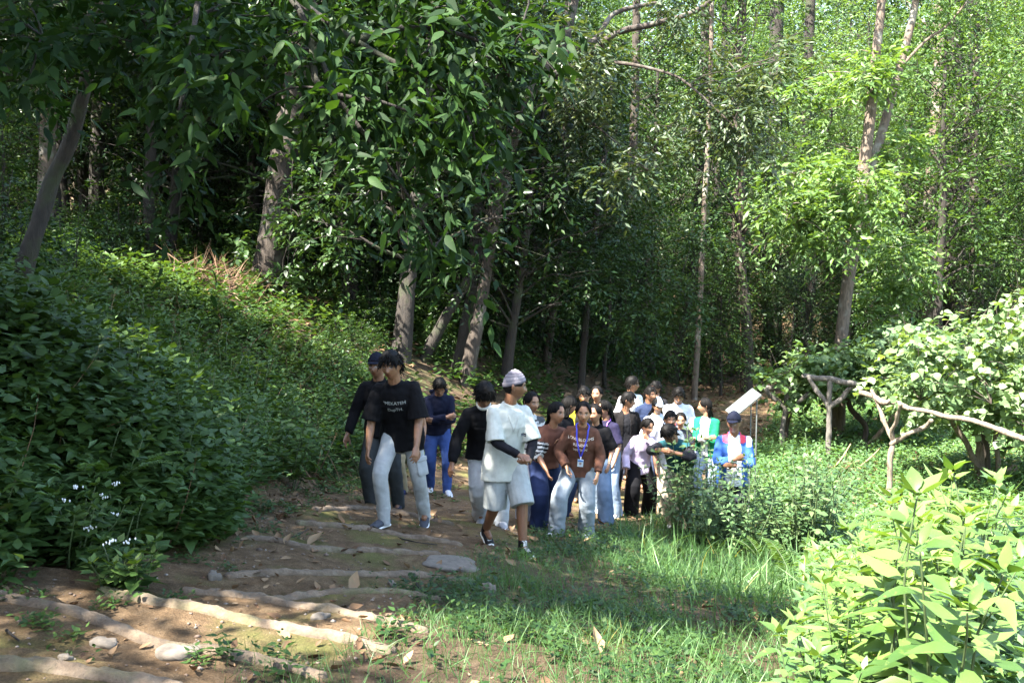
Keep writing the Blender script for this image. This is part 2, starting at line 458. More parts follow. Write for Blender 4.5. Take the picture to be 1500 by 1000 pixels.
    for nm in 'LR':
        j = J[nm]; S, E, W = j['S'], j['E'], j['W']
        ar = .9 if fem else 1.0
        parts.append(loft([P3 + Sd * j['sg'] * .04 * k - d3 * .03 * k, P3 + Sd * j['sg'] * sh * .6 - d3 * .050 * k, S], [.040 * k, .038 * k, .044 * k * ar], ref=Fd, seg=10))
        parts.append(loft([S, S * .5 + E * .5, E], [.052 * k * ar, .046 * k * ar, .037 * k * ar], ref=Fd, seg=10))
        parts.append(loft([E, E * .7 + W * .3, W], [.038 * k * ar, .039 * k * ar, (.027 * k * ar, .023 * k * ar)], ref=j['th'], seg=10))
        parts += hand_parts(W, j['hd'], j['pn'], j['th'], j['sg'], k * (.92 if fem else 1.0), j['curl'])
        parts.append(loft([j['h'], j['h'] * .5 + j['K'] * .5, j['K']], [.085 * k, .073 * k, .053 * k], ref=(1, 0, 0), seg=12))
        parts.append(loft([j['K'], j['K'] * .68 + j['A'] * .32 + np.array([0, .012 * k, 0]), j['A']], [.052 * k, .054 * k, .036 * k], ref=(1, 0, 0), seg=12))
        parts.append(loft([j['A'], j['A'] + rot('Z', j['fyaw']) @ np.array([0, -.10 * k, -.045 * k])], [.036 * k, .028 * k], seg=8))
    V, N, Fq, Ft = remesh(parts, vox, 1, .5)
    hl = (V - HC) @ HM / hk
    # pigments of the face, in the head's own frame
    sk = np.asarray(skin, float); C = np.repeat(sk[None], len(V), 0)
    face = (hl[:, 1] < -.03) & (np.abs(hl[:, 2]) < .13)
    ax = np.abs(hl[:, 0]); fz = hl[:, 2]
    def blend(mask, col, kk=1.0):
        C[:] = C + (np.asarray(col) - C) * (mask * face * kk)[:, None]
    blend(1 - sstep(.6, 1.15, np.hypot((hl[:, 0]) / .024, (fz + .0635) / .012)), sk * np.array([.85, .48, .46]), .9)
    blend(1 - sstep(.7, 1.2, np.hypot((ax - .031) / .020, (fz - .0285 + .10 * np.abs(ax - .031)) / .0068)), (.008, .006, .005), 1)
    blend(1 - sstep(.8, 1.15, np.hypot((ax - .031) / .0165, (fz - .007) / .0085)), sk * .35, .9)
    blend(1 - sstep(.75, 1.1, np.hypot((ax - .031) / .0135, (fz - .006) / .006)), (.40, .37, .34), .9)
    blend(1 - sstep(.7, 1.1, np.hypot((ax - .031) / .0068, (fz - .0065) / .007)), (.008, .006, .005), 1)
    if hair and hair.get('stubble'):
        blend(sstep(-.03, -.06, fz) * (np.abs(fz + .0635) > .010) * .55, sk * .35, .6)
    if hair and hair['style'] != 'none':
        scalp = (hl[:, 2] > (.045 if hair['style'] in ('short', 'buzz') else .082) + .25 * np.maximum(-hl[:, 1] - .04, 0)) | ((hl[:, 1] > .03) & (hl[:, 2] > -.06))
        C[scalp & (np.linalg.norm(hl / np.array([.074, .096, .117]), axis=1) > .8) & (np.linalg.norm(hl, axis=1) < .14)] = (.012, .009, .008)
    hands = np.zeros(len(V))
    body = link('body', new_mesh('body', V, Fq if not Ft else [tuple(q) for q in Fq] + Ft, M_SKIN, True, {'col': C}), root)
    ctx = dict(k=k, P0=P0, P1=P1, P2=P2, P3=P3, Sd=Sd, Fd=Fd, d1=d1, d2=d2, d3=d3, J=J, HC=HC, HM=HM, hk=hk, root=root, near=near, w2=w2, sh=sh, fem=fem, skull=skull, nb=nb, skin=skin)
    ctx['up'] = nrm(P3 - P0)
    ctx['uvw'] = lambda Q: np.stack([(Q - P0) @ Sd, (Q - P0) @ ctx['up'], (Q - P0) @ Fd], 1) / k
    if bottom: ctx['bottom'] = trousers(ctx, **bottom)
    if top: ctx['top'] = garment(ctx, **top)
    if shoes: shoe_pair(ctx, **shoes)
    if hair: make_hair(ctx, **hair)
    if cap: make_cap(ctx, **cap)
    for e in extras: e(ctx)
    pts = [w2(HC + np.array([0, 0, .12 * hk])), w2(J['L']['A']), w2(J['R']['A']), w2(P0), w2(J['L']['W']), w2(J['R']['W'])]
    if DEBUG: print(file=DEBUG, *['PERSON', label[:34].ljust(34), ' '.join('%4d,%4d' % tuple(proj(p)[:2]) for p in pts), 'hip %.2f' % (hip / k)])
    return ctx

def emit_cloth(ctx, name, V, Fq, Ft, C, mat, masks=None):
    """one mesh, or one per colour region (masks: list of (name, vertex mask))"""
    if not masks:
        return [link(name, new_mesh(name, V, Fq if not Ft else [tuple(q) for q in Fq] + Ft, mat, True, {'col': C}), ctx['root'])]
    res = []; rest = np.ones(len(Fq), bool); todo = []
    for nm, m in masks:
        fm = m[Fq].mean(1) > .5; fm &= rest; rest &= ~fm; todo.append((nm, fm))
    todo.append((name, rest))
    for nm, fm in todo:
        if not fm.any(): continue
        idx, inv = np.unique(Fq[fm], return_inverse=True)
        res.append(link(nm, new_mesh(nm, V[idx], inv.reshape(-1, 4), mat, True, {'col': C[idx]}), ctx['root']))
    return res
def garment(ctx, col=(.5, .5, .5), name='shirt', hem=.10, loose=0.0, sleeve=.45, slr=.085, cuff=None, fn=None, masks=None, collar=0.0, seed=1, fold_amp=.010, neck=.085, hemw=1.0, mat=None, hood=False):
    k = ctx['k']; P0, P1, P2, P3, Sd, Fd = (ctx[q] for q in ('P0', 'P1', 'P2', 'P3', 'Sd', 'Fd')); d1, d3 = ctx['d1'], ctx['d3']
    Sp = np.array([1, 0, 0.]); L = loose; w = .93 if ctx['fem'] else 1.0
    Q = [P0 - np.array([0, -.0, hem * k]) * 1.0, P0, P1, P2, P3 - d3 * .05 * k, P3 + d3 * .0 * k, P3 + d3 * .035 * k]
    rr = [((.178 * w + L) * hemw, (.130 + L * .9) * hemw), (.172 * w + L, .126 + L), (.146 * w + L * 1.25, .110 + L * 1.1), (.166 * w + L, .122 + L), (.150 * w + L * .5, .098 + L * .5), (neck * 1.02, .074), (neck * .86, .064)]
    rr = [(a * k, b * k) for a, b in rr]
    parts = [loft(Q, rr, ref=[Sp, Sp, nrm(Sp + Sd), Sd, Sd, Sd, Sd], seg=22, caps=(0, 0))]
    vox = .0085 if ctx['near'] else .0115
    for nm in 'LR':
        j = ctx['J'][nm]; S, E, W = j['S'], j['E'], j['W']; sg = j['sg']
        parts.append(loft([P3 + Sd * sg * .055 * k - d3 * .03 * k, P3 + Sd * sg * ctx['sh'] * .62 - d3 * .040 * k, S + Sd * sg * .0 - d3 * .004], [(.060 * k, .050 * k), (.060 * k, .052 * k), ((.056 + L * .3) * k, (.056 + L * .3) * k)], ref=Fd, seg=12))
        if sleeve <= 1:
            e = S + (E - S) * sleeve
            parts.append(loft([S - (E - S) * .02, S * .6 + e * .4, e], [(.056 + L * .3) * k, (.5 * .056 + .5 * slr) * .96 * k, slr * .94 * k], ref=Fd, seg=14, caps=(1, 0)))
        else:
            e = E + (W - E) * (sleeve - 1); c = cuff or slr * .62
            parts.append(loft([S, S * .5 + E * .5, E, E * .5 + e * .5, e + (e - E) * .001], [(.056 + L * .3) * k, slr * .80 * k, slr * .74 * k, (slr * .4 + c * .5) * k, c * k], ref=Fd, seg=14, caps=(1, 0)))
    if hood:
        b = P3 - Fd * .075 * k
        parts.append(loft([b + Sd * .10 * k + d3 * .03 * k, b - Fd * .03 * k, b - Sd * .10 * k + d3 * .03 * k], [.035 * k, .05 * k, .035 * k], ref=d3, seg=10))
    if collar:
        for sg in (1, -1):
            parts.append(loft([P3 + d3 * .045 * k - Fd * .05 * k, P3 + Sd * sg * .062 * k + d3 * .035 * k, P3 + Sd * sg * .045 * k + Fd * .066 * k - d3 * .012 * k, P3 + Sd * sg * .05 * k + Fd * .10 * k - d3 * (.03 + collar) * k], [(.012 * k, .026 * k)] * 3 + [(.009 * k, .012 * k)], ref=Fd, seg=8))
    V, N, Fq, Ft = remesh(parts, vox, 3, .6)
    uvw = ctx['uvw'](V)
    sway = 1 + 1.2 * sstep(.28, -.05, uvw[:, 1])
    V = V + N * ((fbm(V * np.array([1, 1, .8]) + .3 * vnoise(V, 5, seed + 7)[:, None], 7, seed, 2) - .5) * 1.5 * fold_amp * sway)[:, None]
    V = V + N * ((np.abs(2 * fbm(V + .2, 13, seed + 4, 2) - 1) - .5) * fold_amp * 1.0)[:, None]
    C = np.repeat(np.asarray(col, float)[None], len(V), 0)
    if fn: C = fn(C, V, uvw, ctx)
    mk = [(nm, f(V, uvw, ctx)) for nm, f in masks] if masks else None
    if mk:
        for (nm, m) in mk:
            V = V - N * (.010 * m)[:, None]
    objs = emit_cloth(ctx, name, V, Fq, Ft, C, mat or M_CLOTH, mk)
    ctx['bvh'] = BVHTree.FromPolygons([tuple(v) for v in V], [tuple(map(int, q)) for q in Fq])
    ctx['shirt'] = objs[-1]
    return objs
def trousers(ctx, col=(.4, .4, .4), name='trousers', length=2.0, th=.094, kn=.078, ak=.062, seat=0.0, seed=3, fold_amp=.009, fn=None, mat=None, top=.10):
    k = ctx['k']; P0, d1 = ctx['P0'], ctx['d1']; w = 1.0
    parts = [loft([P0 - np.array([0, 0, .10 * k]), P0, P0 + d1 * top * k], [((.13 + seat) * k, (.11 + seat) * k), ((.168 + seat) * k, (.122 + seat) * k), (.145 * k, .108 * k)], seg=18, caps=(1, 0))]
    for nm in 'LR':
        j = ctx['J'][nm]; h, K, A = j['h'], j['K'], j['A']
        if length <= 1.25:
            e = h + (K - h) * min(length, 1.0) + (A - K) * max(length - 1, 0)
            parts.append(loft([h + np.array([0, 0, .03]), h * .55 + K * .45, e], [th * k, (th * .5 + kn * .5) * k, kn * k], seg=16, caps=(1, 0)))
        else:
            e = K + (A - K) * (length - 1) + np.array([0, -.006 * k, -.066 * k])
            bk = np.array([0, .006 * k, 0])
            parts.append(loft([h + np.array([0, 0, .03]), h * .5 + K * .5, K, K * .5 + e * .5 + bk, e], [th * k, (th * .5 + kn * .52) * k, kn * k, (kn * .45 + ak * .55) * k, ak * k], seg=16, caps=(1, 0)))
    V, N, Fq, Ft = remesh(parts, .0085 if ctx['near'] else .0115, 3, .6)
    low = sstep(.55, .08, (V[:, 2]) / k)
    V = V + N * ((fbm(V * np.array([1.1, 1.1, .55]) + .3 * vnoise(V, 5, seed + 3)[:, None], 8, seed, 2) - .5) * 1.3 * fold_amp * (1 + .8 * low))[:, None]
    V = V + N * ((np.abs(2 * fbm(V * np.array([1, 1, 1.0]) + np.outer(V[:, 2], [.5, .3, 0]), 13, seed + 4, 2) - 1) - .5) * fold_amp * (.35 + .9 * low))[:, None]
    C = np.repeat(np.asarray(col, float)[None], len(V), 0)
    if fn: C = fn(C, V, ctx)
    o = emit_cloth(ctx, name, V, Fq, Ft, C, mat or M_CLOTH)
    ctx['bvh_b'] = BVHTree.FromPolygons([tuple(v) for v in V], [tuple(map(int, q)) for q in Fq])
    return o
def shoe_pair(ctx, col=(.06, .065, .075), sole=(.7, .7, .7), kind='sneaker', laces=None):
    k = ctx['k'] * (.93 if ctx['fem'] else 1.0)
    for nm in 'LR':
        j = ctx['J'][nm]; A = j['A']; M = rot('Z', j['fyaw']) @ rot('X', j['pitch'])
        def L(p): return A + M @ (np.asarray(p, float) * k)
        top = .06 if kind == 'high' else .038
        if kind == 'sandal':
            pr = [loft([L((0, .03, -.05)), L((0, -.07, -.055)), L((0, -.15, -.062))], [(.036 * k, .014 * k), (.045 * k, .014 * k), (.03 * k, .010 * k)], ref=M @ np.array([1, 0, 0]), seg=10)]
        else:
            pr = [loft([L((0, .0, top)), L((0, .002, -.02)), L((0, .0, -.045))], [(.041 * k, .048 * k), (.041 * k, .052 * k), (.04 * k, .055 * k)], ref=M @ np.array([1, 0, 0]), seg=12, caps=(0, 1)),
                  loft([L((0, .045, -.04)), L((0, .0, -.035)), L((0, -.06, -.035)), L((0, -.12, -.048)), L((0, -.165, -.056)), L((0, -.185, -.060))], [(.03 * k, .032 * k), (.038 * k, .042 * k), (.043 * k, .040 * k), (.046 * k, .028 * k), (.038 * k, .021 * k), (.022 * k, .014 * k)], ref=M @ np.array([1, 0, 0]), seg=14)]
        V, N, Fq, Ft = remesh(pr, .007, 2, .5)
        C = np.repeat(np.asarray(col, float)[None], len(V), 0)
        ql = (V - A) @ M / k
        if laces:
            m = (np.abs(ql[:, 0]) < .022) & (ql[:, 1] > -.13) & (ql[:, 2] > -.025) & (np.sin(ql[:, 1] * 330 + ql[:, 0] * 90) > .1) & (ql[:, 1] < -.01)
            m |= (np.abs(ql[:, 0]) < .02) & (ql[:, 1] < -.02) & (ql[:, 2] > 0) & (np.sin(ql[:, 2] * 400) > .2)
            m |= (ql[:, 1] < -.165)
            C[m] = laces
        sh_ = link('shoe', new_mesh('shoe', V, [tuple(q) for q in Fq] + Ft, M_LEATHER, True, {'col': C}), ctx['root'])
        if sole is not None:
            v, f = loft([L((0, .055, -.073)), L((0, .02, -.073)), L((0, -.06, -.073)), L((0, -.13, -.073)), L((0, -.185, -.068)), L((0, -.20, -.064))], [(.028 * k, .012 * k), (.040 * k, .014 * k), (.041 * k, .013 * k), (.048 * k, .012 * k), (.036 * k, .011 * k), (.018 * k, .008 * k)], ref=M @ np.array([1, 0, 0]), seg=12)
            link('sole', new_mesh('sole', v, f, M_LEATHER, True, {'col': np.repeat(np.asarray(sole, float)[None], len(v), 0)}), sh_)

def make_hair(ctx, style='short', n=190, length=.05, seed=1, fringe=.0, vol=.012, back=None, part=0.0, stubble=False):
    if style == 'none': return
    HC, HM, hk = ctx['HC'], ctx['HM'], ctx['hk']; rg = np.random.default_rng(seed)
    mb = MB()
    # scalp shell
    nu, nv = 36, 16
    th = np.linspace(0, 2 * math.pi, nu, endpoint=False); ph = np.linspace(0.02, 1, nv)
    TH, PP = np.meshgrid(th, ph)
    def lowest(t):       # polar angle of the hairline in degrees from the top: front high, sides over the ears, back low
        f = -np.sin(t)   # 1 in front (-Y), -1 behind
        lo = {'buzz': (52, 84, 118)}.get(style, ((50 if style == 'short' else 40) + 30 * fringe, 86, 124))
        return R(1) * np.where(f > 0, lo[1] + (lo[0] - lo[1]) * sstep(.45, .95, f), lo[1] + (lo[2] - lo[1]) * sstep(0, .6, -f))
    PH = PP * lowest(TH)
    dd = np.stack([np.sin(PH) * np.cos(TH), np.sin(PH) * np.sin(TH), np.cos(PH)], -1).reshape(-1, 3)
    base = head_shape(dd, ctx['fem'])
    grow = vol * (1 - .75 * (PP.ravel() ** 3)) + .004
    if style == 'buzz': grow = grow * .35 + .002
    V = base + nrm(base) * grow[:, None]
    V = V + nrm(base) * ((fbm(V, 42, seed, 3) - .5) * (.020 if style == 'short' else .005))[:, None]
    f = [(i * nu + j, (i + 1) * nu + j, (i + 1) * nu + (j + 1) % nu, i * nu + (j + 1) % nu) for i in range(nv - 1) for j in range(nu)]
    mb.add((V * hk @ HM.T + HC, f), rg.random(len(V)) * .5)
    down = np.array([0, 0, -1.0])
    def clump(rt, dirs, ln, r, a):
        p = [rt]
        for q in dirs: p.append(p[-1] + q * ln / len(dirs))
        n_ = len(p)
        rr = [r * (1 - .85 * (i / (n_ - 1)) ** 2) for i in range(n_)]
        mb.add(loft([x * hk for x in p], [x * hk for x in rr], seg=5, sub=1, caps=(0, 1)), a)
    save_n = mb.n; mark = len(mb.V)
    if style == 'short':
        for i in range(n):
            t = rg.random() * 2 * math.pi; u = rg.random() ** .6
            phx = u * float(lowest(np.array([t]))[0]); dv = np.array([[math.sin(phx) * math.cos(t), math.sin(phx) * math.sin(t), math.cos(phx)]])
            b = head_shape(dv)[0]; nn = nrm(b)
            fall = nrm(np.array([nn[0], nn[1], -.2 * u]) + rg.normal(0, .35, 3))
            front = nn[1] < -.2
            fl = nrm(fall + (np.array([rg.normal(0, .4), -1.0, -.5]) if front else 0) + down * (.5 + u))
            d1 = nrm(nn * (.6 - .4 * u) + fl * .9); d2 = nrm(fl + nn * .2); d3 = nrm(fl + down * (.8 if not front else 1.0))
            clump(b + nn * .004, [d1, d2, d3], length * rg.uniform(.5, 1.4), .0052 * rg.uniform(.7, 1.2), rg.random())
    elif style in ('long', 'tied', 'pony'):
        for i in range(n):
            sg = 1 if i % 2 else -1
            t0 = rg.random()
            # sleek strands from the parting down over the side to the nape
            a0 = R(-90 + 150 * t0 * 1.0)
            pts = []
            for q in range(6):
                pol = R(8 + q / 5 * (58 + 60 * t0)); azi = R(-48 + 118 * t0) if sg > 0 else R(228 - 118 * t0)
                dv = np.array([[math.sin(pol) * math.cos(azi), math.sin(pol) * math.sin(azi), math.cos(pol)]])
                b = head_shape(dv)[0]; pts.append(b + nrm(b) * (vol + .004 * rg.random()))
            mb.add(loft([x * hk for x in pts], [.005 * hk] * 5 + [.003 * hk], seg=5, sub=1, caps=(0, 1)), rg.random())
    V2 = [v @ HM.T + HC for v in mb.V[mark:]]
    mb.V[mark:] = V2
    if style in ('long', 'tied', 'pony'):
        upv = HM @ np.array([0, 0, 1.]); bk = HM @ np.array([0, 1., 0]); rs = HM @ np.array([1., 0, 0])
        wdown = np.array([0, 0, -1.0]); k = ctx['k']; nape = HC + bk * .075 * hk - upv * .045 * hk
        if style == 'tied':
            mb.add(loft([nape - bk * .01, nape + bk * .03 * hk, nape + bk * .05 * hk - upv * .02], [.03 * hk, .034 * hk, .02 * hk], ref=rs, seg=10), .4)
        else:
            cnt = 26 if style == 'pony' else 60; ln = back or .32
            for i in range(cnt):
                if style == 'pony':
                    o = rs * rg.normal(0, .012) + bk * (.012 + abs(rg.normal(0, .008))); st = nape + o * hk; sp = rs * rg.normal(0, .03)
                else:
                    a = rg.uniform(-1, 1); st = HC + rs * a * .072 * hk + bk * (.082 * math.sqrt(max(1 - a * a * .8, 0)) * .9 + rg.normal(0, .004)) * hk - upv * rg.uniform(.0, .06) * hk
                    sp = rs * (a * .03 + rg.normal(0, .02))
                l = ln * rg.uniform(.75, 1.05) * k
                back_dir = -ctx['Fd']
                p = [st, st + wdown * l * .3 + back_dir * .012 + sp * .3, st + wdown * l * .65 + back_dir * .02 + sp * .7, st + wdown * l + back_dir * .014 + sp]
                # strands lie behind the back, not inside it
                for z in range(1, 4):
                    e = (p[z] - ctx['P3']) @ ctx['Fd']
                    if p[z] @ ctx['d3'] < ctx['P3'] @ ctx['d3'] + .03: p[z] = p[z] - ctx['Fd'] * max(0, e + .105 * k)
                mb.add(loft(p, [.012, .013, .011, .003], ref=rs, seg=5, sub=2), rg.random())
    mb.build('hair', M_HAIR, ctx['root'])
def make_cap(ctx, kind='baseball', col=(.02, .025, .05), col2=None, brim=True, turn=0):
    HC, HM, hk = ctx['HC'], ctx['HM'], ctx['hk']
    Mt = HM @ rot('Z', turn)
    nu, nv = 44, 16
    th = np.linspace(0, 2 * math.pi, nu, endpoint=False); ph = np.linspace(.02, 1, nv)
    T, P = np.meshgrid(th, ph)
    if kind == 'knit':
        f = -np.sin(T); low = R(80) + R(16) * (-f)
        PH = P * low; lift = .010
    else:
        f = -np.sin(T); low = R(76) + R(15) * (-f); PH = P * low; lift = .013
    dd = np.stack([np.sin(PH) * np.cos(T), np.sin(PH) * np.sin(T), np.cos(PH)], -1).reshape(-1, 3)
    b = head_shape(dd) ; b[:, 1] = np.where(b[:, 1] < -.09, -.09 - (b[:, 1] + .09) * -.3, b[:, 1])
    V = b + nrm(b) * lift + np.array([0, 0, .012 if kind == 'knit' else .008]) * (1 - P.ravel()[:, None])
    if kind == 'knit':
        V = V + nrm(b) * (.0022 * np.sin(P.ravel() * 60))[:, None] + np.array([0, .008, .012]) * ((1 - P.ravel()) ** 2)[:, None]
    inn = V - nrm(V) * .005
    f = [(i * nu + j, (i + 1) * nu + j, (i + 1) * nu + (j + 1) % nu, i * nu + (j + 1) % nu) for i in range(nv - 1) for j in range(nu)]
    n = len(V)
    f2 = f + [tuple(reversed([q + n for q in t])) for t in f] + [((nv - 1) * nu + j, (nv - 1) * nu + j + n, (nv - 1) * nu + (j + 1) % nu + n, (nv - 1) * nu + (j + 1) % nu) for j in range(nu)]
    Va = np.vstack([V, inn]) * hk @ Mt.T + HC
    C = np.repeat(np.asarray(col, float)[None], len(Va), 0)
    if kind == 'knit':
        s = np.concatenate([P.ravel(), P.ravel()]); C = np.where((np.sin(s * 60) > -.1)[:, None], np.asarray(col), np.asarray(col2 or col))
    if kind == 'baseball' and col2:
        s = np.concatenate([T.ravel(), T.ravel()]); C[np.abs(-np.sin(s)) > .75] = col2
    cap = link('cap', new_mesh('cap', Va, f2, M_CLOTH, True, {'col': C}), ctx['root'])
    if kind == 'baseball' and brim:
        # curved peak
        vs = []; m = 15
        for i in range(6):
            for j in range(m):
                a = R(-90 + (j / (m - 1) - .5) * 118); q = i / 5
                r0 = np.array([.078 * math.cos(a), .098 * math.sin(a), .056])
                tip = np.array([.072 * math.cos(a) * 1.05, .158 * math.sin(a), .056])
                p = r0 + (tip - r0) * q * math.sin((j / (m - 1)) * math.pi) ** .35
                p[2] += -.010 * q - .5 * p[0] ** 2 / .08 * .5 + .004
                vs.append(p)
        vs = np.array(vs); n = len(vs); vs2 = vs + np.array([0, 0, -.004])
        fa = [(i * m + j, i * m + j + 1, (i + 1) * m + j + 1, (i + 1) * m + j) for i in range(5) for j in range(m - 1)]
        rim = [(5 * m + j, 5 * m + j + 1, 5 * m + j + 1 + n, 5 * m + j + n) for j in range(m - 1)]
        fa = fa + [tuple(reversed([q + n for q in t])) for t in fa] + rim
        Vb = np.vstack([vs, vs2]) * hk @ Mt.T + HC
        link('peak', new_mesh('peak', Vb, fa, M_CLOTH, True, {'col': np.repeat(np.asarray(col2 or col, float)[None], len(Vb), 0)}), cap)
# ---- things worn on the clothes
def on_chest(ctx, u, v, off=.004):
    """point on the front of the top at u metres to its left, v up from the pelvis (for a 1.70 m body)"""
    k = ctx['k']; o = ctx['P0'] + ctx['Sd'] * u * k + ctx['up'] * v * k + ctx['Fd'] * .6
    hit = ctx['bvh'].ray_cast(Vector(o), Vector(-ctx['Fd']), 1.2)
    if hit[0] is None: return ctx['P0'] + ctx['Sd'] * u * k + ctx['up'] * v * k + ctx['Fd'] * .14
    return np.array(hit[0]) + ctx['Fd'] * off
def text_on(lines, u, v, size, col, lead=1.35, jitter=0.0):
    def f(ctx):
        mb = MB()
        for i, ln in enumerate(lines):
            cu = bpy.data.curves.new('lettering', 'FONT'); cu.body = ln; cu.size = size; cu.align_x = 'CENTER'; cu.resolution_u = 3
            o = bpy.data.objects.new('tmp', cu); COL.objects.link(o)
            dg = bpy.context.evaluated_depsgraph_get(); dg.update(); me = o.evaluated_get(dg).to_mesh()
            vs = [(q.co.x, q.co.y) for q in me.vertices]; fs = [tuple(p.vertices) for p in me.polygons]
            bpy.data.objects.remove(o)
            P = np.array([on_chest(ctx, u + a, v + b - i * size * lead, .0045) for a, b in vs])
            mb.add((P, fs))
        m = plain('print_ink', col, .7)
        link('lettering', new_mesh('lettering', mb.verts(), mb.F, m, False), ctx['shirt'])
    return f
def strip(name, pts, width, col, thick=.002, ref=None, mat=None, parent='root'):
    def f(ctx):
        P = [p(ctx) if callable(p) else p for p in pts]
        v, fc = loft(P, [(width, thick)] * len(P), ref=ctx['Sd'] if ref is None else ref, seg=8, sub=2)
        m = plain(name, col, .6, .08, 60)
        link(name, new_mesh(name, v, fc, m), ctx[parent])
    return f
def lanyard(col, badge=None, vlow=.20, w=.0085):
    def f(ctx):
        k = ctx['k']; mb = MB()
        for sg in (1, -1):
            P = [ctx['P3'] - ctx['Fd'] * .06 * k + ctx['d3'] * .045 * k + ctx['Sd'] * sg * .03 * k, ctx['P3'] + ctx['Sd'] * sg * .075 * k + ctx['d3'] * .035 * k, ctx['P3'] + ctx['Sd'] * sg * .066 * k + ctx['Fd'] * .075 * k + ctx['d3'] * .012]
            for q in np.linspace(0, 1, 7): P.append(on_chest(ctx, sg * (.058 * (1 - q) + .004), .44 + (vlow - .44) * q, .006))
            mb.add(loft(P, [(w * k, .0022)] * len(P), ref=ctx['Sd'], seg=8, sub=2))
        lo = link('lanyard', new_mesh('lanyard', mb.verts(), mb.F, plain('lanyard_ribbon', col, .55, .05)), ctx['root'])
        if badge:
            c = on_chest(ctx, .004, vlow - .075, .010); up = nrm(on_chest(ctx, .004, vlow, .010) - c)
            X, Y = ctx['Sd'], nrm(np.cross(up, ctx['Sd']))
            cl = on_chest(ctx, .004, vlow - .012, .009)
            link('badge_clip', new_mesh('badge_clip', *box(cl, (.007, .004, .018), X, Y, up), plain('clip_plastic', (.7, .7, .72), .3), False), lo)
            b = link('badge', new_mesh('badge', *box(c, (.034 * k, .002, .047 * k), X, Y, up), plain('badge_sleeve', (.55, .63, .70), .25, .03), False), lo)
            fr = ctx['Fd']
            mbp = MB(); mbp.add(box(c + up * .030 * k + fr * .003, (.030 * k, .0012, .011 * k), X, Y, up))
            link('badge_header', new_mesh('badge_header', mbp.verts(), mbp.F, plain('badge_header', (.05, .16, .45), .3), False), b)
            link('badge_photo', new_mesh('badge_photo', *box(c - up * .006 * k + fr * .003, (.013 * k, .0012, .016 * k), X, Y, up), plain('badge_photo', (.28, .2, .18), .4, .5, 90), False), b)
    return f
def watch(nm, col=(.012, .012, .014)):
    def f(ctx):
        j = ctx['J'][nm]; k = ctx['k']; c = j['W'] - nrm(j['W'] - j['E']) * .018 * k; ax = nrm(j['W'] - j['E'])
        mb = MB(); mb.add(loft([c - ax * .009, c + ax * .009], [(.033 * k, .029 * k)] * 2, ref=j['th'], seg=14, sub=2, caps=(0, 0)))
        o = link('watch', new_mesh('watch', mb.verts(), mb.F, plain('watch_strap', col, .35)), ctx['root'])
        q = c - j['pn'] * .030 * k
        v, fc = loft([q, q - j['pn'] * .008], [.019, .018], ref=ax, seg=14, sub=1, caps=(0, 0))
        link('watch_face', new_mesh('watch_face', v, fc, plain('watch_case', (.02, .02, .024), .2, .1, 30, .6)), o)
    return f
def bracelet(nm, col):
    def f(ctx):
        j = ctx['J'][nm]; k = ctx['k']; ax = nrm(j['W'] - j['E']); c = j['W'] - ax * .01 * k
        link('bracelet', new_mesh('bracelet', *loft([c - ax * .004, c + ax * .004], [(.031 * k, .027 * k)] * 2, ref=j['th'], seg=12, sub=1, caps=(0, 0)), plain('bracelet', col, .3)), ctx['root'])
    return f
# ================================================================ the cast
FOLDED = dict(L=dict(w=(-.23, .20, -.25), pole=(.7, .1, -1), hand=(-1, .1, .15), palm=(0, -1, .2), curl=.5), R=dict(w=(-.24, .25, -.20), pole=(.7, .1, -1), hand=(-1, -.1, .2), palm=(0, -1, .1), curl=.5))
CLASP = dict(L=dict(w=(-.10, .25, -.36), pole=(.8, -.6, -.4), hand=(-1, .25, -.15), palm=(-.1, -.6, .8), curl=.75), R=dict(w=(-.11, .26, -.33), pole=(.8, -.6, -.4), hand=(-1, .2, -.25), palm=(.1, -.5, -.6), curl=.75))
BLACK = (.004, .004, .005); NAVY = (.012, .016, .045); WHITE = (.58, .59, .60); DENIM = (.05, .085, .19); LDENIM = (.20, .27, .36); GREY = (.40, .43, .45)
def inner(w0, w1, col_=None, vtop=.55):
    """front opening of a jacket: the mask of what is worn under it"""
    def f(V, uvw, ctx):
        w = w0 + (w1 - w0) * np.clip(uvw[:, 1] / .5, 0, 1)
        return ((np.abs(uvw[:, 0]) < w) & (uvw[:, 2] > .02) & (uvw[:, 1] < vtop)).astype(float)
    return f
def paint(mf, col):
    def f(C, V, uvw, ctx):
        m = mf(V, uvw, ctx); return C + (np.asarray(col) - C) * m[:, None]
    return f
def chain(*fs):
    def f(C, V, uvw, ctx):
        for g in fs: C = g(C, V, uvw, ctx)
        return C
    return f
def faded(C, V, ctx):
    n = fbm(V, 4, 5, 2); return C * (.8 + .45 * n)[:, None]
def sleeve_t(V, ctx):
    """(0 shoulder .. 2 wrist, distance from the arm) for each arm, the nearer one"""
    best = np.full(len(V), 9.); tt = np.zeros(len(V))
    for nm in 'LR':
        j = ctx['J'][nm]
        for a, b, o in ((j['S'], j['E'], 0), (j['E'], j['W'], 1)):
            d = b - a; t = np.clip(((V - a) @ d) / (d @ d), 0, 1); r = np.linalg.norm(V - a - t[:, None] * d, axis=1)
            m = r < best; best[m] = r[m]; tt[m] = t[m] + o
    return tt, best

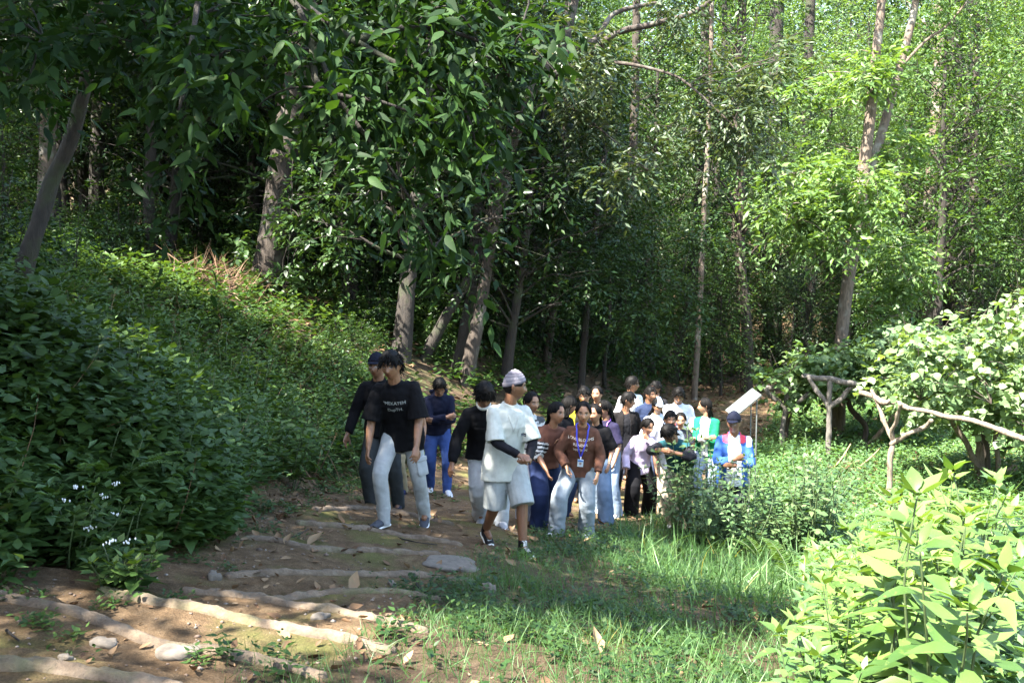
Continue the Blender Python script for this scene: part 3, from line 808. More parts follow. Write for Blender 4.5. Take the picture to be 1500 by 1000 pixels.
def nordic(C, V, uvw, ctx):
    v = uvw[:, 1] * 17; row = np.floor(v); q = v - row
    tt, r = sleeve_t(V, ctx); onarm = r < .085; vv = np.where(onarm, tt * 5.2, v); q = vv - np.floor(vv); row = np.floor(vv).astype(int)
    dark = np.where(row % 2 == 0, q < .3, (q > .35) & (q < .75) & (np.sin(uvw[:, 0] * 170) > 0))
    return np.where(dark[:, None], (.05, .055, .06), C)
def strap_bag(C, V, uvw, ctx):
    m = np.abs(uvw[:, 0] - .10 + (uvw[:, 1] - .45) * -.45) < .012
    return np.where((m & (uvw[:, 2] > 0))[:, None], (.012, .012, .02), C)

def build_people():
    # -- the two in front, coming round the steps
    person('young man in black lettered T-shirt, pale cargo trousers and grey trainers, hair over his forehead', 588, 9.62, 1.82, yaw=-4, lean=24, side=-3, head=(-12, 10, -4), skin=(.27, .135, .072), near=True,
           arms=dict(L=dict(w=(.05, .17, -.49), palm=(-.6, -.7, 0), curl=.45), R=dict(w=(.07, .12, -.50), palm=(-.8, -.4, 0), curl=.4)),
           feet=dict(R=(.13, .20, .01, 0, 32), L=(.17, -.22, .04, 20, 4)), crouch=.03,
           top=dict(col=(.0035, .0035, .0045), name='t_shirt', hem=.17, loose=.032, sleeve=.95, slr=.105, hemw=1.02, fold_amp=.012, seed=4),
           bottom=dict(col=(.33, .345, .35), th=.092, kn=.073, ak=.062, fold_amp=.011, seed=8), shoes=dict(col=(.055, .06, .075), sole=(.72, .72, .72)),
           hair=dict(style='short', length=.05, fringe=.5, seed=3, n=520, vol=.02),
           extras=[text_on(["'MEKATEH", 'DepTH.'], 0, .375, .043, (.33, .35, .34)), cargo_pocket])
    person('man in dark baseball cap and black long-sleeved jacket half hidden behind the lettered T-shirt', 560, 10.9, 1.79, yaw=-10, lean=14, head=(-8, 6, 0), skin=(.2, .1, .055),
           arms=dict(L=dict(w=(.05, .1, -.5)), R=dict(w=(.16, .10, -.48))), feet=dict(R=(.1, .1, 0, 0, 15), L=(.12, -.15, 0, 8, 5)),
           top=dict(col=(.0035, .0035, .0045), name='jacket', hem=.10, loose=.03, sleeve=1.95, slr=.085, cuff=.05, collar=.02, seed=6), bottom=dict(col=(.035, .04, .042), th=.1, kn=.085, ak=.07), shoes=dict(col=(.02, .022, .035), sole=(.05, .05, .06)),
           hair=dict(style='buzz'), cap=dict(col=(.005, .0065, .014)))
    person('person in khaki trousers and navy shoes, hidden behind the lettered T-shirt but for one leg', 598, 13.0, 1.58, yaw=0, lean=18, head=(0, 15, 0),
           feet=dict(R=(.06, .12, 0, 0, 10), L=(.1, -.2, 0, 8, 5)), top=dict(col=(.02, .02, .022), loose=.01), bottom=dict(col=(.22, .18, .11), ak=.065), shoes=dict(col=(.012, .016, .05), sole=(.02, .02, .05)), hair=dict(style='short', seed=5, n=90))
    person('man in crocheted white cap, white T-shirt over black sleeves and grey shorts, hands clasped', 738, 9.25, 1.70, yaw=28, lean=10, side=2, twist=-4, head=(68, 6, 0), skin=(.20, .095, .05), near=True,
           arms=dict(L=dict(w=(-.10, .27, -.40), pole=(.9, -.5, -.4), hand=(-.9, .45, -.1), palm=(-.1, -.4, .9), curl=.7), R=dict(w=(-.13, .27, -.37), pole=(.9, -.5, -.3), hand=(-.9, .4, -.25), palm=(.1, -.5, -.7), curl=.75)),
           feet=dict(R=(.06, -.26, .03, 24, 6), L=(.05, .28, 0, 0, 0)),
           top=dict(col=(.40, .415, .38), name='t_shirt', hem=.20, loose=.036, sleeve=.98, slr=.098, hemw=1.10, fold_amp=.008, seed=14),
           bottom=dict(col=(.29, .31, .31), name='shorts', length=1.12, th=.115, kn=.115, fold_amp=.008, seed=5, top=.05), shoes=dict(kind='high', col=(.012, .012, .014), sole=(.6, .6, .58), laces=(.62, .62, .6)),
           hair=dict(style='buzz', stubble=True), cap=dict(kind='knit', col=(.20, .185, .205), col2=(.11, .10, .12)),
           extras=[under_sleeves, pocket_patch, watch('L'), pendant])
    person('man in black sweater with white collar and pale trousers, dark tousled head bowed', 711, 10.5, 1.77, yaw=6, lean=26, side=-4, head=(4, 38, 0), skin=(.24, .12, .065), near=True,
           arms=dict(L=dict(w=(-.02, .22, -.42)), R=dict(w=(.17, .13, -.47), palm=(-.7, -.6, 0), curl=.5)), feet=dict(R=(.03, -.28, .05, 28, 5), L=(.13, .2, 0, 0, 10)), crouch=.04,
           top=dict(col=(.0035, .0035, .0045), name='sweater', hem=.10, loose=.034, sleeve=1.96, slr=.088, cuff=.046, seed=8), bottom=dict(col=(.36, .38, .40), th=.105, kn=.098, ak=.085, fold_amp=.013, seed=11), shoes=dict(col=(.25, .26, .28), sole=(.6, .6, .6)),
           hair=dict(style='short', length=.05, fringe=.5, seed=8, n=520, vol=.022), extras=[white_collar])
    person('man in navy hooded sweatshirt and blue jeans looking down with folded arms', 640, 13.6, 1.70, yaw=12, lean=20, head=(-4, 42, 0), skin=(.22, .11, .06), arms=FOLDED, feet=dict(R=(.1, -.1, 0, 5, 5), L=(.1, .18, 0, 0, 8)),
           top=dict(col=(.006, .0075, .019), name='sweatshirt', hem=.08, loose=.024, sleeve=1.95, slr=.080, cuff=.05, hood=True, seed=9), bottom=dict(col=(.035, .065, .19), name='jeans', th=.1, kn=.082, ak=.066, fn=faded, mat=M_DENIM, fold_amp=.013), shoes=dict(col=(.5, .52, .55), sole=(.7, .7, .7)),
           hair=dict(style='short', length=.035, seed=9, n=170))
    # -- the cluster in the middle
    person('girl in white and grey nordic patterned sweater behind the man in the crocheted cap', 774, 11.3, 1.54, yaw=14, lean=8, fem=True, head=(22, 5, 0), skin=(.30, .16, .09),
           arms=dict(L=dict(w=(.02, .22, -.38)), R=dict(w=(.05, .05, -.48))), feet=dict(R=(.08, .05, 0, 0, 8), L=(.08, .15, 0, 0, 8)),
           top=dict(col=(.45, .46, .45), name='sweater', hem=.06, loose=.03, sleeve=1.9, slr=.085, cuff=.05, fn=nordic, seed=21), bottom=dict(col=(.34, .36, .42), th=.105, kn=.1, ak=.105, seed=17), shoes=dict(col=(.6, .6, .62)),
           hair=dict(style='pony', seed=11, n=70))
    person('laughing girl in rust brown shirt with black and white striped cuffs, bending forward', 797, 11.0, 1.58, yaw=16, lean=27, side=4, fem=True, head=(30, 2, 8), skin=(.33, .165, .09),
           arms=dict(L=dict(w=(-.10, .22, -.14), pole=(.6, 0, -1), hand=(-.5, .1, .8), palm=(-.3, .8, .1), curl=.5), R=dict(w=(.0, .26, -.42), hand=(-.2, .5, -.8))), feet=dict(R=(.1, .1, 0, 0, 10), L=(.14, -.25, 0, 10, 5)), crouch=.03,
           top=dict(col=(.125, .055, .038), name='shirt', hem=.08, loose=.028, sleeve=1.1, slr=.088, cuff=.075, seed=22, fn=striped_cuffs), bottom=dict(col=(.018, .028, .075), name='jeans', th=.11, kn=.105, ak=.115, seed=18, fn=faded, mat=M_DENIM), shoes=dict(col=(.04, .04, .05)),
           hair=dict(style='pony', seed=12, n=90, back=.25), extras=[watch('L')])
    person('girl in brown sweatshirt with blue lanyard and badge over wide pale jeans', 850, 10.7, 1.55, yaw=-8, lean=17, side=5, twist=4, fem=True, head=(6, 4, 2), skin=(.36, .185, .10), near=True,
           arms=dict(L=dict(w=(.05, .14, -.46), palm=(-.7, -.4, 0), curl=.4), R=dict(w=(.02, .17, -.40), pole=(.8, -.5, -.3), hand=(-.2, .5, -.8))), feet=dict(R=(.26, .16, 0, 0, 34), L=(.08, -.06, 0, 0, 5)), crouch=.03,
           top=dict(col=(.088, .040, .026), name='sweatshirt', hem=.13, loose=.036, sleeve=1.9, slr=.092, cuff=.056, seed=23, fold_amp=.013), bottom=dict(col=(.19, .22, .25), name='jeans', th=.108, kn=.10, ak=.108, seed=19, fold_amp=.012, fn=faded, mat=M_DENIM), shoes=dict(col=(.66, .66, .68)),
           hair=dict(style='tied', seed=13, n=120), extras=[text_on(['LOVE BLOOMS', 'RENDER', 'WITHIN'], -.01, .40, .046, (.55, .48, .42)), lanyard((.03, .04, .42), True)])
    person('dark-haired girl in black top turned away beside the laughing girl', 824, 12.5, 1.55, yaw=60, lean=6, fem=True, head=(60, 10, 0), skin=(.28, .14, .08),
           top=dict(col=BLACK, loose=.02, sleeve=.6, slr=.08, seed=24), bottom=dict(col=(.02, .03, .06)), shoes=dict(), hair=dict(style='long', seed=14, n=80))
    person('boy in yellow and black sports shirt behind the girl with the lanyard', 857, 14.4, 1.74, yaw=-5, lean=8, head=(-6, 12, 0), skin=(.26, .13, .07),
           top=dict(col=(.012, .012, .012), name='sports_shirt', loose=.025, sleeve=.7, slr=.09, seed=25, fn=yellow_yoke), bottom=dict(col=(.03, .03, .035)), shoes=dict(), hair=dict(style='short', seed=15, n=150, fringe=.5))
    person('girl in dark top with centre-parted hair just behind the yellow and black shirt', 876, 15.6, 1.72, yaw=-12, lean=4, fem=True, head=(-10, 0, 0), skin=(.36, .19, .11),
           top=dict(col=(.012, .010, .014), loose=.02, sleeve=1.8, slr=.075, cuff=.05, seed=26), bottom=dict(col=(.02, .02, .03)), shoes=dict(), hair=dict(style='tied', seed=16, n=90))
    person('girl in plain black T-shirt and light blue wide jeans with a bracelet, glancing sideways', 876, 12.7, 1.55, yaw=-16, lean=12, fem=True, head=(-16, 2, 0), skin=(.36, .185, .105),
           arms=dict(L=dict(w=(.06, .10, -.46), palm=(-.8, -.4, 0), curl=.5), R=dict(w=(.03, .1, -.46))), feet=dict(R=(.12, .05, 0, 0, 8), L=(.16, .14, 0, 0, 12)),
           top=dict(col=(.0035, .0035, .0045), name='t_shirt', hem=.06, loose=.028, sleeve=.95, slr=.095, seed=27), bottom=dict(col=(.11, .16, .24), name='jeans', th=.11, kn=.108, ak=.118, seed=20, fn=faded, mat=M_DENIM), shoes=dict(col=(.10, .05, .04), sole=(.2, .12, .1)),
           hair=dict(style='pony', seed=17, n=90), extras=[bracelet('L', (.6, .45, .3))])
    person('girl with purple lanyard and dark plaited hair seen from the side in navy top', 893, 13.7, 1.60, yaw=-38, lean=8, fem=True, head=(-38, 0, 0), skin=(.34, .175, .10),
           feet=dict(R=(.1, .0, 0, 0, 5), L=(.18, .08, 0, 0, 20)), top=dict(col=(.016, .014, .035), loose=.022, sleeve=.9, slr=.085, seed=28), bottom=dict(col=(.17, .22, .29), name='jeans', th=.105, kn=.108, ak=.12, fn=faded, mat=M_DENIM), shoes=dict(col=(.6, .6, .62)),
           hair=dict(style='pony', seed=18, n=90, back=.4), extras=[lanyard((.22, .08, .48), None, .22)])
    person('man in open black jacket with zip and dark trousers looking over his shoulder', 916, 15.4, 1.68, yaw=8, lean=6, head=(70, 8, 0), skin=(.26, .13, .07),
           arms=dict(L=dict(w=(.08, .06, -.48)), R=dict(w=(.08, .16, -.40))), feet=dict(R=(.16, .1, 0, 0, 12), L=(.1, -.1, 0, 0, 5)),
           top=dict(col=(.007, .006, .006), name='jacket', hem=.10, loose=.036, sleeve=1.95, slr=.09, cuff=.055, collar=.03, seed=29, fn=paint(inner(.07, .05), (.01, .01, .012)), masks=[('t_shirt', inner(.07, .05))]), bottom=dict(col=(.006, .0065, .009), th=.1, kn=.085, ak=.07), shoes=dict(col=(.02, .02, .02), sole=(.03, .03, .03)),
           hair=dict(style='short', seed=19, n=200, vol=.02, fringe=.3))
    person('man in plain white T-shirt with head turned sideways behind the black jacket', 923, 17.6, 1.86, yaw=25, lean=3, head=(55, 0, 0), skin=(.27, .135, .075),
           top=dict(col=WHITE, name='t_shirt', loose=.025, sleeve=.8, slr=.09, seed=30), bottom=dict(col=(.05, .06, .09)), shoes=dict(), hair=dict(style='short', seed=20, n=170, vol=.02))
    person('boy in navy jacket between the white T-shirt and the blue cap', 950, 16.8, 1.76, yaw=14, lean=4, head=(20, 4, 0), skin=(.22, .11, .06),
           top=dict(col=(.014, .022, .05), name='jacket', loose=.03, sleeve=1.9, slr=.085, cuff=.05, collar=.02, seed=31), bottom=dict(col=(.02, .02, .03)), shoes=dict(), hair=dict(style='short', seed=21, n=150))
    person('person of whom only dark hair and collar show behind the navy jacket', 962, 18.8, 1.74, yaw=150, lean=2, head=(150, 0, 0), skin=(.2, .1, .06),
           top=dict(col=(.01, .01, .012), loose=.03, sleeve=1.9, slr=.085, cuff=.05, seed=41), bottom=dict(col=(.02, .02, .03)), hair=dict(style='short', seed=31, n=170, vol=.022))
    person('girl in blue baseball cap and white shirt with a dark bag strap', 962, 15.2, 1.70, yaw=4, lean=8, fem=True, head=(6, 14, 0), skin=(.30, .155, .085),
           top=dict(col=(.48, .51, .57), loose=.03, sleeve=1.9, slr=.085, cuff=.055, collar=.025, seed=32, fn=strap_bag), bottom=dict(col=(.04, .05, .08)), shoes=dict(), hair=dict(style='long', seed=22, n=80), cap=dict(col=(.13, .21, .33), col2=(.38, .44, .5)))
    person('man in white T-shirt with a red print on the chest, head bowed', 993, 16.6, 1.90, yaw=-2, lean=12, head=(-4, 30, 0), skin=(.26, .13, .07),
           arms=dict(L=dict(w=(.04, .14, -.47)), R=dict(w=(.04, .14, -.47))), top=dict(col=(.52, .54, .60), name='t_shirt', loose=.034, sleeve=.95, slr=.1, seed=33, fn=chest_print), bottom=dict(col=(.03, .035, .05)), shoes=dict(), hair=dict(style='short', seed=23, n=190, vol=.02))
    person('woman in green cardigan over white top, long hair, arms folded, looking away', 1038, 15.6, 1.76, yaw=-28, lean=4, fem=True, head=(-72, 2, 0), skin=(.36, .20, .12), arms=FOLDED, feet=dict(R=(.09, .06, 0, 0, 8), L=(.09, -.06, 0, 0, 8)),
           top=dict(col=(.008, .15, .066), name='cardigan', hem=.08, loose=.026, sleeve=1.75, slr=.085, cuff=.06, seed=34, fn=paint(inner(.055, .075), (.66, .64, .60)), masks=[('undershirt', inner(.055, .075))]), bottom=dict(col=(.2, .25, .32), name='jeans', th=.105, kn=.095, ak=.095, fn=faded, mat=M_DENIM), shoes=dict(col=(.5, .5, .5)),
           hair=dict(style='long', seed=24, n=110, back=.36))
    person('man in navy cap and blue jacket with white and red shoulders, hand at his chest', 1077, 12.3, 1.70, yaw=-8, lean=9, head=(-14, 12, 0), skin=(.16, .08, .045),
           arms=dict(L=dict(w=(-.17, .23, -.27), pole=(.9, .0, -1), hand=(-1, .1, .1), palm=(0, -1, .2), curl=.5), R=dict(w=(-.16, .25, -.19), pole=(.9, .0, -1), hand=(-.8, .1, .55), palm=(0, -1, 0), curl=.9)),
           top=dict(col=(.03, .085, .27), name='jacket', hem=.14, loose=.028, sleeve=1.95, slr=.080, cuff=.05, seed=35, fn=chain(blue_jacket, paint(inner(.10, .07), (.66, .67, .70))), masks=[('polo_shirt', inner(.10, .07))], collar=.03), bottom=dict(col=(.02, .024, .03)), shoes=dict(col=(.1, .1, .1)),
           hair=dict(style='buzz'), cap=dict(col=(.006, .0075, .017), brim=True))
    person('girl in lilac blouse and black flared trousers holding a cuff to her mouth', 938, 14.0, 1.50, yaw=10, lean=22, side=3, fem=True, head=(24, 16, 0), skin=(.34, .175, .10),
           arms=dict(L=dict(w=(-.13, .19, .06), pole=(.9, .2, -1), hand=(-.6, -.1, .7), palm=(-.3, -1, 0), curl=1.0), R=dict(w=(.16, .06, -.46), hand=(.1, .1, -1), palm=(-1, 0, 0))), feet=dict(R=(.20, .20, 0, 0, 24), L=(.20, -.10, 0, 0, 10)), crouch=.05,
           top=dict(col=(.48, .40, .52), name='blouse', hem=.16, loose=.032, sleeve=1.96, slr=.092, cuff=.062, collar=.02, seed=36), bottom=dict(col=(.0035, .0035, .0045), th=.11, kn=.115, ak=.13, seed=24), shoes=dict(kind='sandal', col=(.22, .10, .05), sole=None),
           hair=dict(style='tied', seed=25, n=100))
    person('boy peering over the raised arms of the teal jacket', 981, 13.9, 1.55, yaw=2, lean=10, head=(0, 4, 0), skin=(.25, .125, .07),
           top=dict(col=(.5, .5, .48), loose=.025, sleeve=.8, slr=.09, collar=.02, seed=37), bottom=dict(col=(.35, .30, .22)), shoes=dict(), hair=dict(style='short', seed=26, n=170, length=.04))
    person('girl with tied hair whose face alone shows beside the white T-shirt with print', 998, 15.3, 1.52, yaw=-4, lean=8, fem=True, head=(-6, 8, 0), skin=(.40, .20, .12),
           top=dict(col=(.03, .03, .04), loose=.02, sleeve=.6, slr=.08, seed=38), bottom=dict(col=(.03, .03, .05)), hair=dict(style='tied', seed=27, n=80))
    person('person in dark teal jacket and khaki trousers, arms raised in front of the bowed head', 1000, 13.0, 1.60, yaw=-30, lean=32, head=(-20, 48, 0), skin=(.27, .135, .075),
           arms=dict(L=dict(w=(-.06, .30, -.05), pole=(1, .1, -.4), hand=(-1, .2, .1), palm=(0, -1, 0), curl=.6), R=dict(w=(-.10, .36, -.02), pole=(1, .1, -.3), hand=(-.9, .3, .1), palm=(0, -1, 0), curl=.6)),
           top=dict(col=(.012, .055, .065), name='jacket', hem=.05, loose=.03, sleeve=1.6, slr=.09, cuff=.07, seed=39, fn=dark_sleeves), bottom=dict(col=(.42, .36, .27), th=.11, kn=.1, ak=.09), shoes=dict(col=(.5, .5, .5)),
           hair=dict(style='short', seed=28, n=220, length=.06, vol=.02))

# ---- particulars of single outfits
def cargo_pocket(ctx):
    j = ctx['J']['L']; k = ctx['k']; h, K = j['h'], j['K']; c = h * .28 + K * .72; ax = nrm(h - K)
    out = nrm(np.array([.75, -.6, 0])); out = nrm(out - (out @ ax) * ax)
    hit = ctx['bvh_b'].ray_cast(Vector(c + out * .4), Vector(-out), 1); q = np.array(hit[0]) if hit[0] else c + out * .09
    X = nrm(np.cross(ax, out)); mb = MB()
    mb.add(loft([q + ax * .07 * k - out * .012, q - ax * .085 * k - out * .006], [(.062 * k, .012 * k)] * 2, ref=X, seg=12, sub=4, capk=.5))
    mb.add(loft([q + ax * .078 * k - out * .006, q + ax * .045 * k - out * .004], [(.066 * k, .012 * k)] * 2, ref=X, seg=12, sub=3, capk=.5))
    link('cargo_pocket', new_mesh('cargo_pocket', mb.verts(), mb.F, M_CLOTH, True, {'col': np.repeat(np.array([[.33, .345, .35]]), mb.n, 0)}), ctx['bottom'][0])
def under_sleeves(ctx):
    k = ctx['k']
    for nm in 'LR':
        j = ctx['J'][nm]; S, E, W = j['S'], j['E'], j['W']
        pr = [loft([S * .3 + E * .7, S * .12 + E * .88, E, E * .5 + W * .5, E * .04 + W * .96], [.056 * k, .054 * k, .050 * k, .046 * k, .038 * k], ref=ctx['Fd'], seg=14, caps=(1, 0))]
        V, N, Fq, Ft = remesh(pr, .008, 2)
        V = V + N * ((np.abs(2 * fbm(V, 16, 3, 1) - 1) - .5) * .010)[:, None]
        link('under_sleeve', new_mesh('under_sleeve', V, [tuple(q) for q in Fq] + Ft, M_CLOTH, True, {'col': np.repeat(np.array([[.009, .009, .012]]), len(V), 0)}), ctx['root'])
def pocket_patch(ctx):
    P = [on_chest(ctx, u, v, .006) for u, v in ((.055, .335), (.135, .335), (.135, .25), (.055, .25))]
    n = 8; mb = MB(); g = np.array([[on_chest(ctx, .05 + .085 * a, .25 + .09 * b, .005) for a in np.linspace(0, 1, n)] for b in np.linspace(0, 1, n)]).reshape(-1, 3)
    fc = [(i * n + j, i * n + j + 1, (i + 1) * n + j + 1, (i + 1) * n + j) for i in range(n - 1) for j in range(n - 1)]
    po = link('chest_pocket', new_mesh('chest_pocket', g, fc, M_CLOTH, True, {'col': np.repeat(np.array([[.39, .405, .37]]), len(g), 0)}), ctx['shirt'])
    g2 = np.array([[on_chest(ctx, .082 + .042 * a, .262 + .026 * b, .0085) for a in np.linspace(0, 1, n)] for b in np.linspace(0, 1, n)]).reshape(-1, 3)
    C = np.repeat(np.array([[.02, .022, .028]]), len(g2), 0); C[3 * n:4 * n] = (.4, .42, .45)
    link('woven_label', new_mesh('woven_label', g2, fc, M_CLOTH, True, {'col': C}), po)
def pendant(ctx):
    P = [ctx['P3'] + ctx['Sd'] * s * .06 * ctx['k'] + ctx['d3'] * .03 for s in (1, -1)]
    pts = [P[1]] + [on_chest(ctx, -.05 * (1 - q) - .005, .44 - q * .13, .004) for q in np.linspace(0, 1, 5)] + [on_chest(ctx, .05 * q - .005, .31 + q * .13, .004) for q in np.linspace(.2, 1, 4)] + [P[0]]
    link('necklace', new_mesh('necklace', *loft(pts, [.0016] * len(pts), ref=ctx['Fd'], seg=6, sub=2), plain('necklace_cord', (.35, .33, .3), .4)), ctx['root'])
def white_collar(ctx):
    k = ctx['k']; P3, Sd, Fd, d3 = ctx['P3'], ctx['Sd'], ctx['Fd'], ctx['d3']
    mb = MB()
    a = np.linspace(0, 2 * math.pi, 13)
    mb.add(loft([P3 + d3 * (.052 - .016 * math.sin(t)) * k + Sd * .066 * k * math.cos(t) + Fd * .064 * k * math.sin(t) for t in a], [(.018 * k, .008 * k)] * 13, ref=d3, seg=8, sub=2))
    link('undershirt_collar', new_mesh('undershirt_collar', mb.verts(), mb.F, M_CLOTH, True, {'col': np.repeat(np.array([[.6, .6, .58]]), mb.n, 0)}), ctx['root'])
def striped_cuffs(C, V, uvw, ctx):
    tt, r = sleeve_t(V, ctx); arm = (r < .11) & (tt > .45) & (uvw[:, 1] < .42)
    m = arm & (np.sin(tt * 40) > .1)
    C = np.where(arm[:, None], (.015, .014, .014), C); C = np.where(m[:, None], (.6, .58, .55), C)
    body = (r > .11) & (uvw[:, 1] < .16)
    return C
def yellow_yoke(C, V, uvw, ctx):
    tt, r = sleeve_t(V, ctx); m = (uvw[:, 1] > .42) & (np.abs(uvw[:, 0]) > .07) | ((r < .1) & (tt > .05) & (tt < .6) & (np.abs(uvw[:, 0]) > .13))
    return np.where(m[:, None], (.62, .50, .02), C)
def chest_print(C, V, uvw, ctx):
    q = np.hypot(uvw[:, 0] + .0, uvw[:, 1] - .27); m = (q < .075) & (q > .045) & (uvw[:, 2] > 0) & (uvw[:, 1] > .23)
    C = np.where(m[:, None], (.45, .06, .05), C); m2 = (q < .04) & (uvw[:, 2] > 0)
    return np.where(m2[:, None], (.12, .10, .16), C)
def blue_jacket(C, V, uvw, ctx):
    tt, r = sleeve_t(V, ctx); a = np.abs(uvw[:, 0])
    m = (uvw[:, 1] > .40) & (a > .15) & (a < .215) & (uvw[:, 0] > 0)
    C = np.where(m[:, None], (.68, .70, .72), C)  # white patch paints the sun's highlight on one shoulder
    m = (uvw[:, 1] > .44) & (a > .07) & (a < .135)
    return np.where(m[:, None], (.50, .05, .08), C)
def dark_sleeves(C, V, uvw, ctx):
    tt, r = sleeve_t(V, ctx); m = (r < .1) & (tt > .35) & (uvw[:, 1] > .1)
    return np.where(m[:, None], (.02, .02, .024), C)
# ================================================================ viewpoint and light
def camera_and_light():
    cd = bpy.data.cameras.new('camera'); cam = bpy.data.objects.new('camera', cd); COL.objects.link(cam)
    cd.sensor_width = 36; cd.lens = 36 * 1458 / 1500; cd.clip_end = 600; cd.clip_start = .05
    cam.rotation_euler = (math.pi / 2 - PITCH, 0, 0); cam.location = (0, 0, 0)
    scn.camera = cam
    w = bpy.data.worlds.new('World'); scn.world = w; w.use_nodes = True
    nt = w.node_tree; bg = nt.nodes['Background']; sky = nt.nodes.new('ShaderNodeTexSky'); sky.sky_type = 'NISHITA'; sky.sun_disc = False
    el = math.asin(SUN[2]); az = math.atan2(SUN[0], SUN[1])
    sky.sun_elevation = el; sky.sun_rotation = az; sky.air_density = 1.3; sky.dust_density = 2.0
    nt.links.new(sky.outputs[0], bg.inputs[0]); bg.inputs[1].default_value = .115
    ld = bpy.data.lights.new('sun', 'SUN'); ld.energy = 5.0; ld.angle = R(.55); ld.color = (1, .95, .86)
    lo = bpy.data.objects.new('sun', ld); COL.objects.link(lo)
    lo.rotation_euler = Vector(SUN).to_track_quat('Z', 'Y').to_euler()
    scn.view_settings.view_transform = 'Standard'; scn.view_settings.look = 'None'; scn.view_settings.exposure = EXPO; scn.view_settings.gamma = 1
    c = scn.cycles; c.max_bounces = 8; c.diffuse_bounces = 4; c.transmission_bounces = 4; c.transparent_max_bounces = 4; c.glossy_bounces = 2
    c.use_denoising = True; c.sample_clamp_indirect = 6
SUN = nrm(np.array([-.45, -.35, .84])); EXPO = 3.15
# ================================================================ foliage
T_SIMPLE = (lambda w: (np.array([[0, 0, 0], [-.5 * w, .42, .07], [0, 1, -.06], [.5 * w, .42, .07]]), np.array([[0, 3, 2], [0, 2, 1]])))
def T_MID(w, curl=.12, fold=.10, serr=0):
    V = [[0, 0, 0]]
    for t, q in ((.16, .62), (.38, 1.0), (.68, .66)):
        z = -curl * t * t
        V += [[-.5 * w * q, t - .03, z + fold * w * q], [0, t, z], [.5 * w * q, t - .03, z + fold * w * q]]
    V.append([0, 1, -curl])
    T = [(0, 2, 1), (0, 3, 2)]
    for r in (1, 4):
        T += [(r, r + 1, r + 4), (r, r + 4, r + 3), (r + 1, r + 2, r + 5), (r + 1, r + 5, r + 4)]
    T += [(7, 8, 10), (8, 9, 10)]
    return np.array(V, float), np.array(T)
def T_BLADE(w=.05, bend=.35):
    V = []; n = 4
    for i in range(n):
        t = i / n; q = (1 - t ** 1.6); V += [[-.5 * w * q, t, -bend * t * t], [.5 * w * q, t, -bend * t * t]]
    V.append([0, .97, -bend])
    T = []
    for i in range(n - 1): T += [(2 * i, 2 * i + 1, 2 * i + 3), (2 * i, 2 * i + 3, 2 * i + 2)]
    T.append((2 * n - 2, 2 * n - 1, 2 * n))
    return np.array(V, float), np.array(T)
def cloud(pos, d, nml, size, templ, rg, rnd=None, wvar=.25):
    """many leaves at once: each a copy of the template turned along d with its face towards nml"""
    TV, TT = templ; N = len(pos)
    y = nrm(d); x = nrm(np.cross(y, nml)); z = np.cross(x, y)
    w = 1 + wvar * (rg.random(N) - .5) * 2
    L = TV[None] * size[:, None, None] * np.stack([w, np.ones(N), rg.uniform(-.5, 2.3, N)], 1)[:, None, :]
    V = pos[:, None] + L[..., 0:1] * x[:, None] + L[..., 1:2] * y[:, None] + L[..., 2:3] * z[:, None]
    T = TT[None] + (np.arange(N) * len(TV))[:, None, None]
    r = rg.random(N) if rnd is None else rnd
    return V.reshape(-1, 3), T.reshape(-1, 3), np.repeat(r, len(TV))
def join(cl):
    V = []; T = []; A = []; n = 0
    for v, t, a in cl:
        V.append(v); T.append(t + n); A.append(a); n += len(v)
    return np.concatenate(V), np.concatenate(T), np.concatenate(A)
def rsph(rg, n): return nrm(rg.normal(size=(n, 3)))
def sprays(o, d, ln, nl, size, templ, rg, droop=.35, side=.85, rnd=None, nup=.55):
    M = len(o); t = np.linspace(.12, 1, nl)[None, :, None]
    ln = (ln * rg.uniform(.6, 1.2, M))[:, None, None]
    p = o[:, None] + d[:, None] * ln * t + np.array([0, 0, -1.0]) * (ln * droop * t * t)
    s = nrm(np.cross(d, np.array([0, 0, 1.0])) + 1e-4)[:, None] * np.where(np.arange(nl) % 2 == 0, 1, -1)[None, :, None]
    ld = nrm(d[:, None] * .55 + s * side + rg.normal(0, .28, (M, nl, 3)) + np.array([0, 0, -.35]))
    nm = nrm(np.array([0, 0, 1.0]) + rg.normal(0, nup, (M, nl, 3)))
    sz = size * rg.uniform(.55, 1.15, M * nl)
    r = np.clip(np.repeat(rg.random(M), nl) * .6 + rg.random(M * nl) * .4, 0, 1) if rnd is None else np.clip(rnd + rg.normal(0, .15, M * nl), 0, 1)
    return cloud(p.reshape(-1, 3), ld.reshape(-1, 3), nm.reshape(-1, 3), sz, templ, rg, r)
def clump(c, r, n, rg, ln=.5, nl=7, size=.12, templ=None, droop=.35, flat=.75, bright=None):
    u = rsph(rg, n); rad = r * rg.random(n) ** .45
    o = np.asarray(c) + u * rad[:, None] * np.array([1, 1, flat])
    d = nrm(u + rg.normal(0, .5, (n, 3)) + np.array([0, 0, .05]))
    return sprays(o, d, ln, nl, size, templ, rg, droop, rnd=bright)
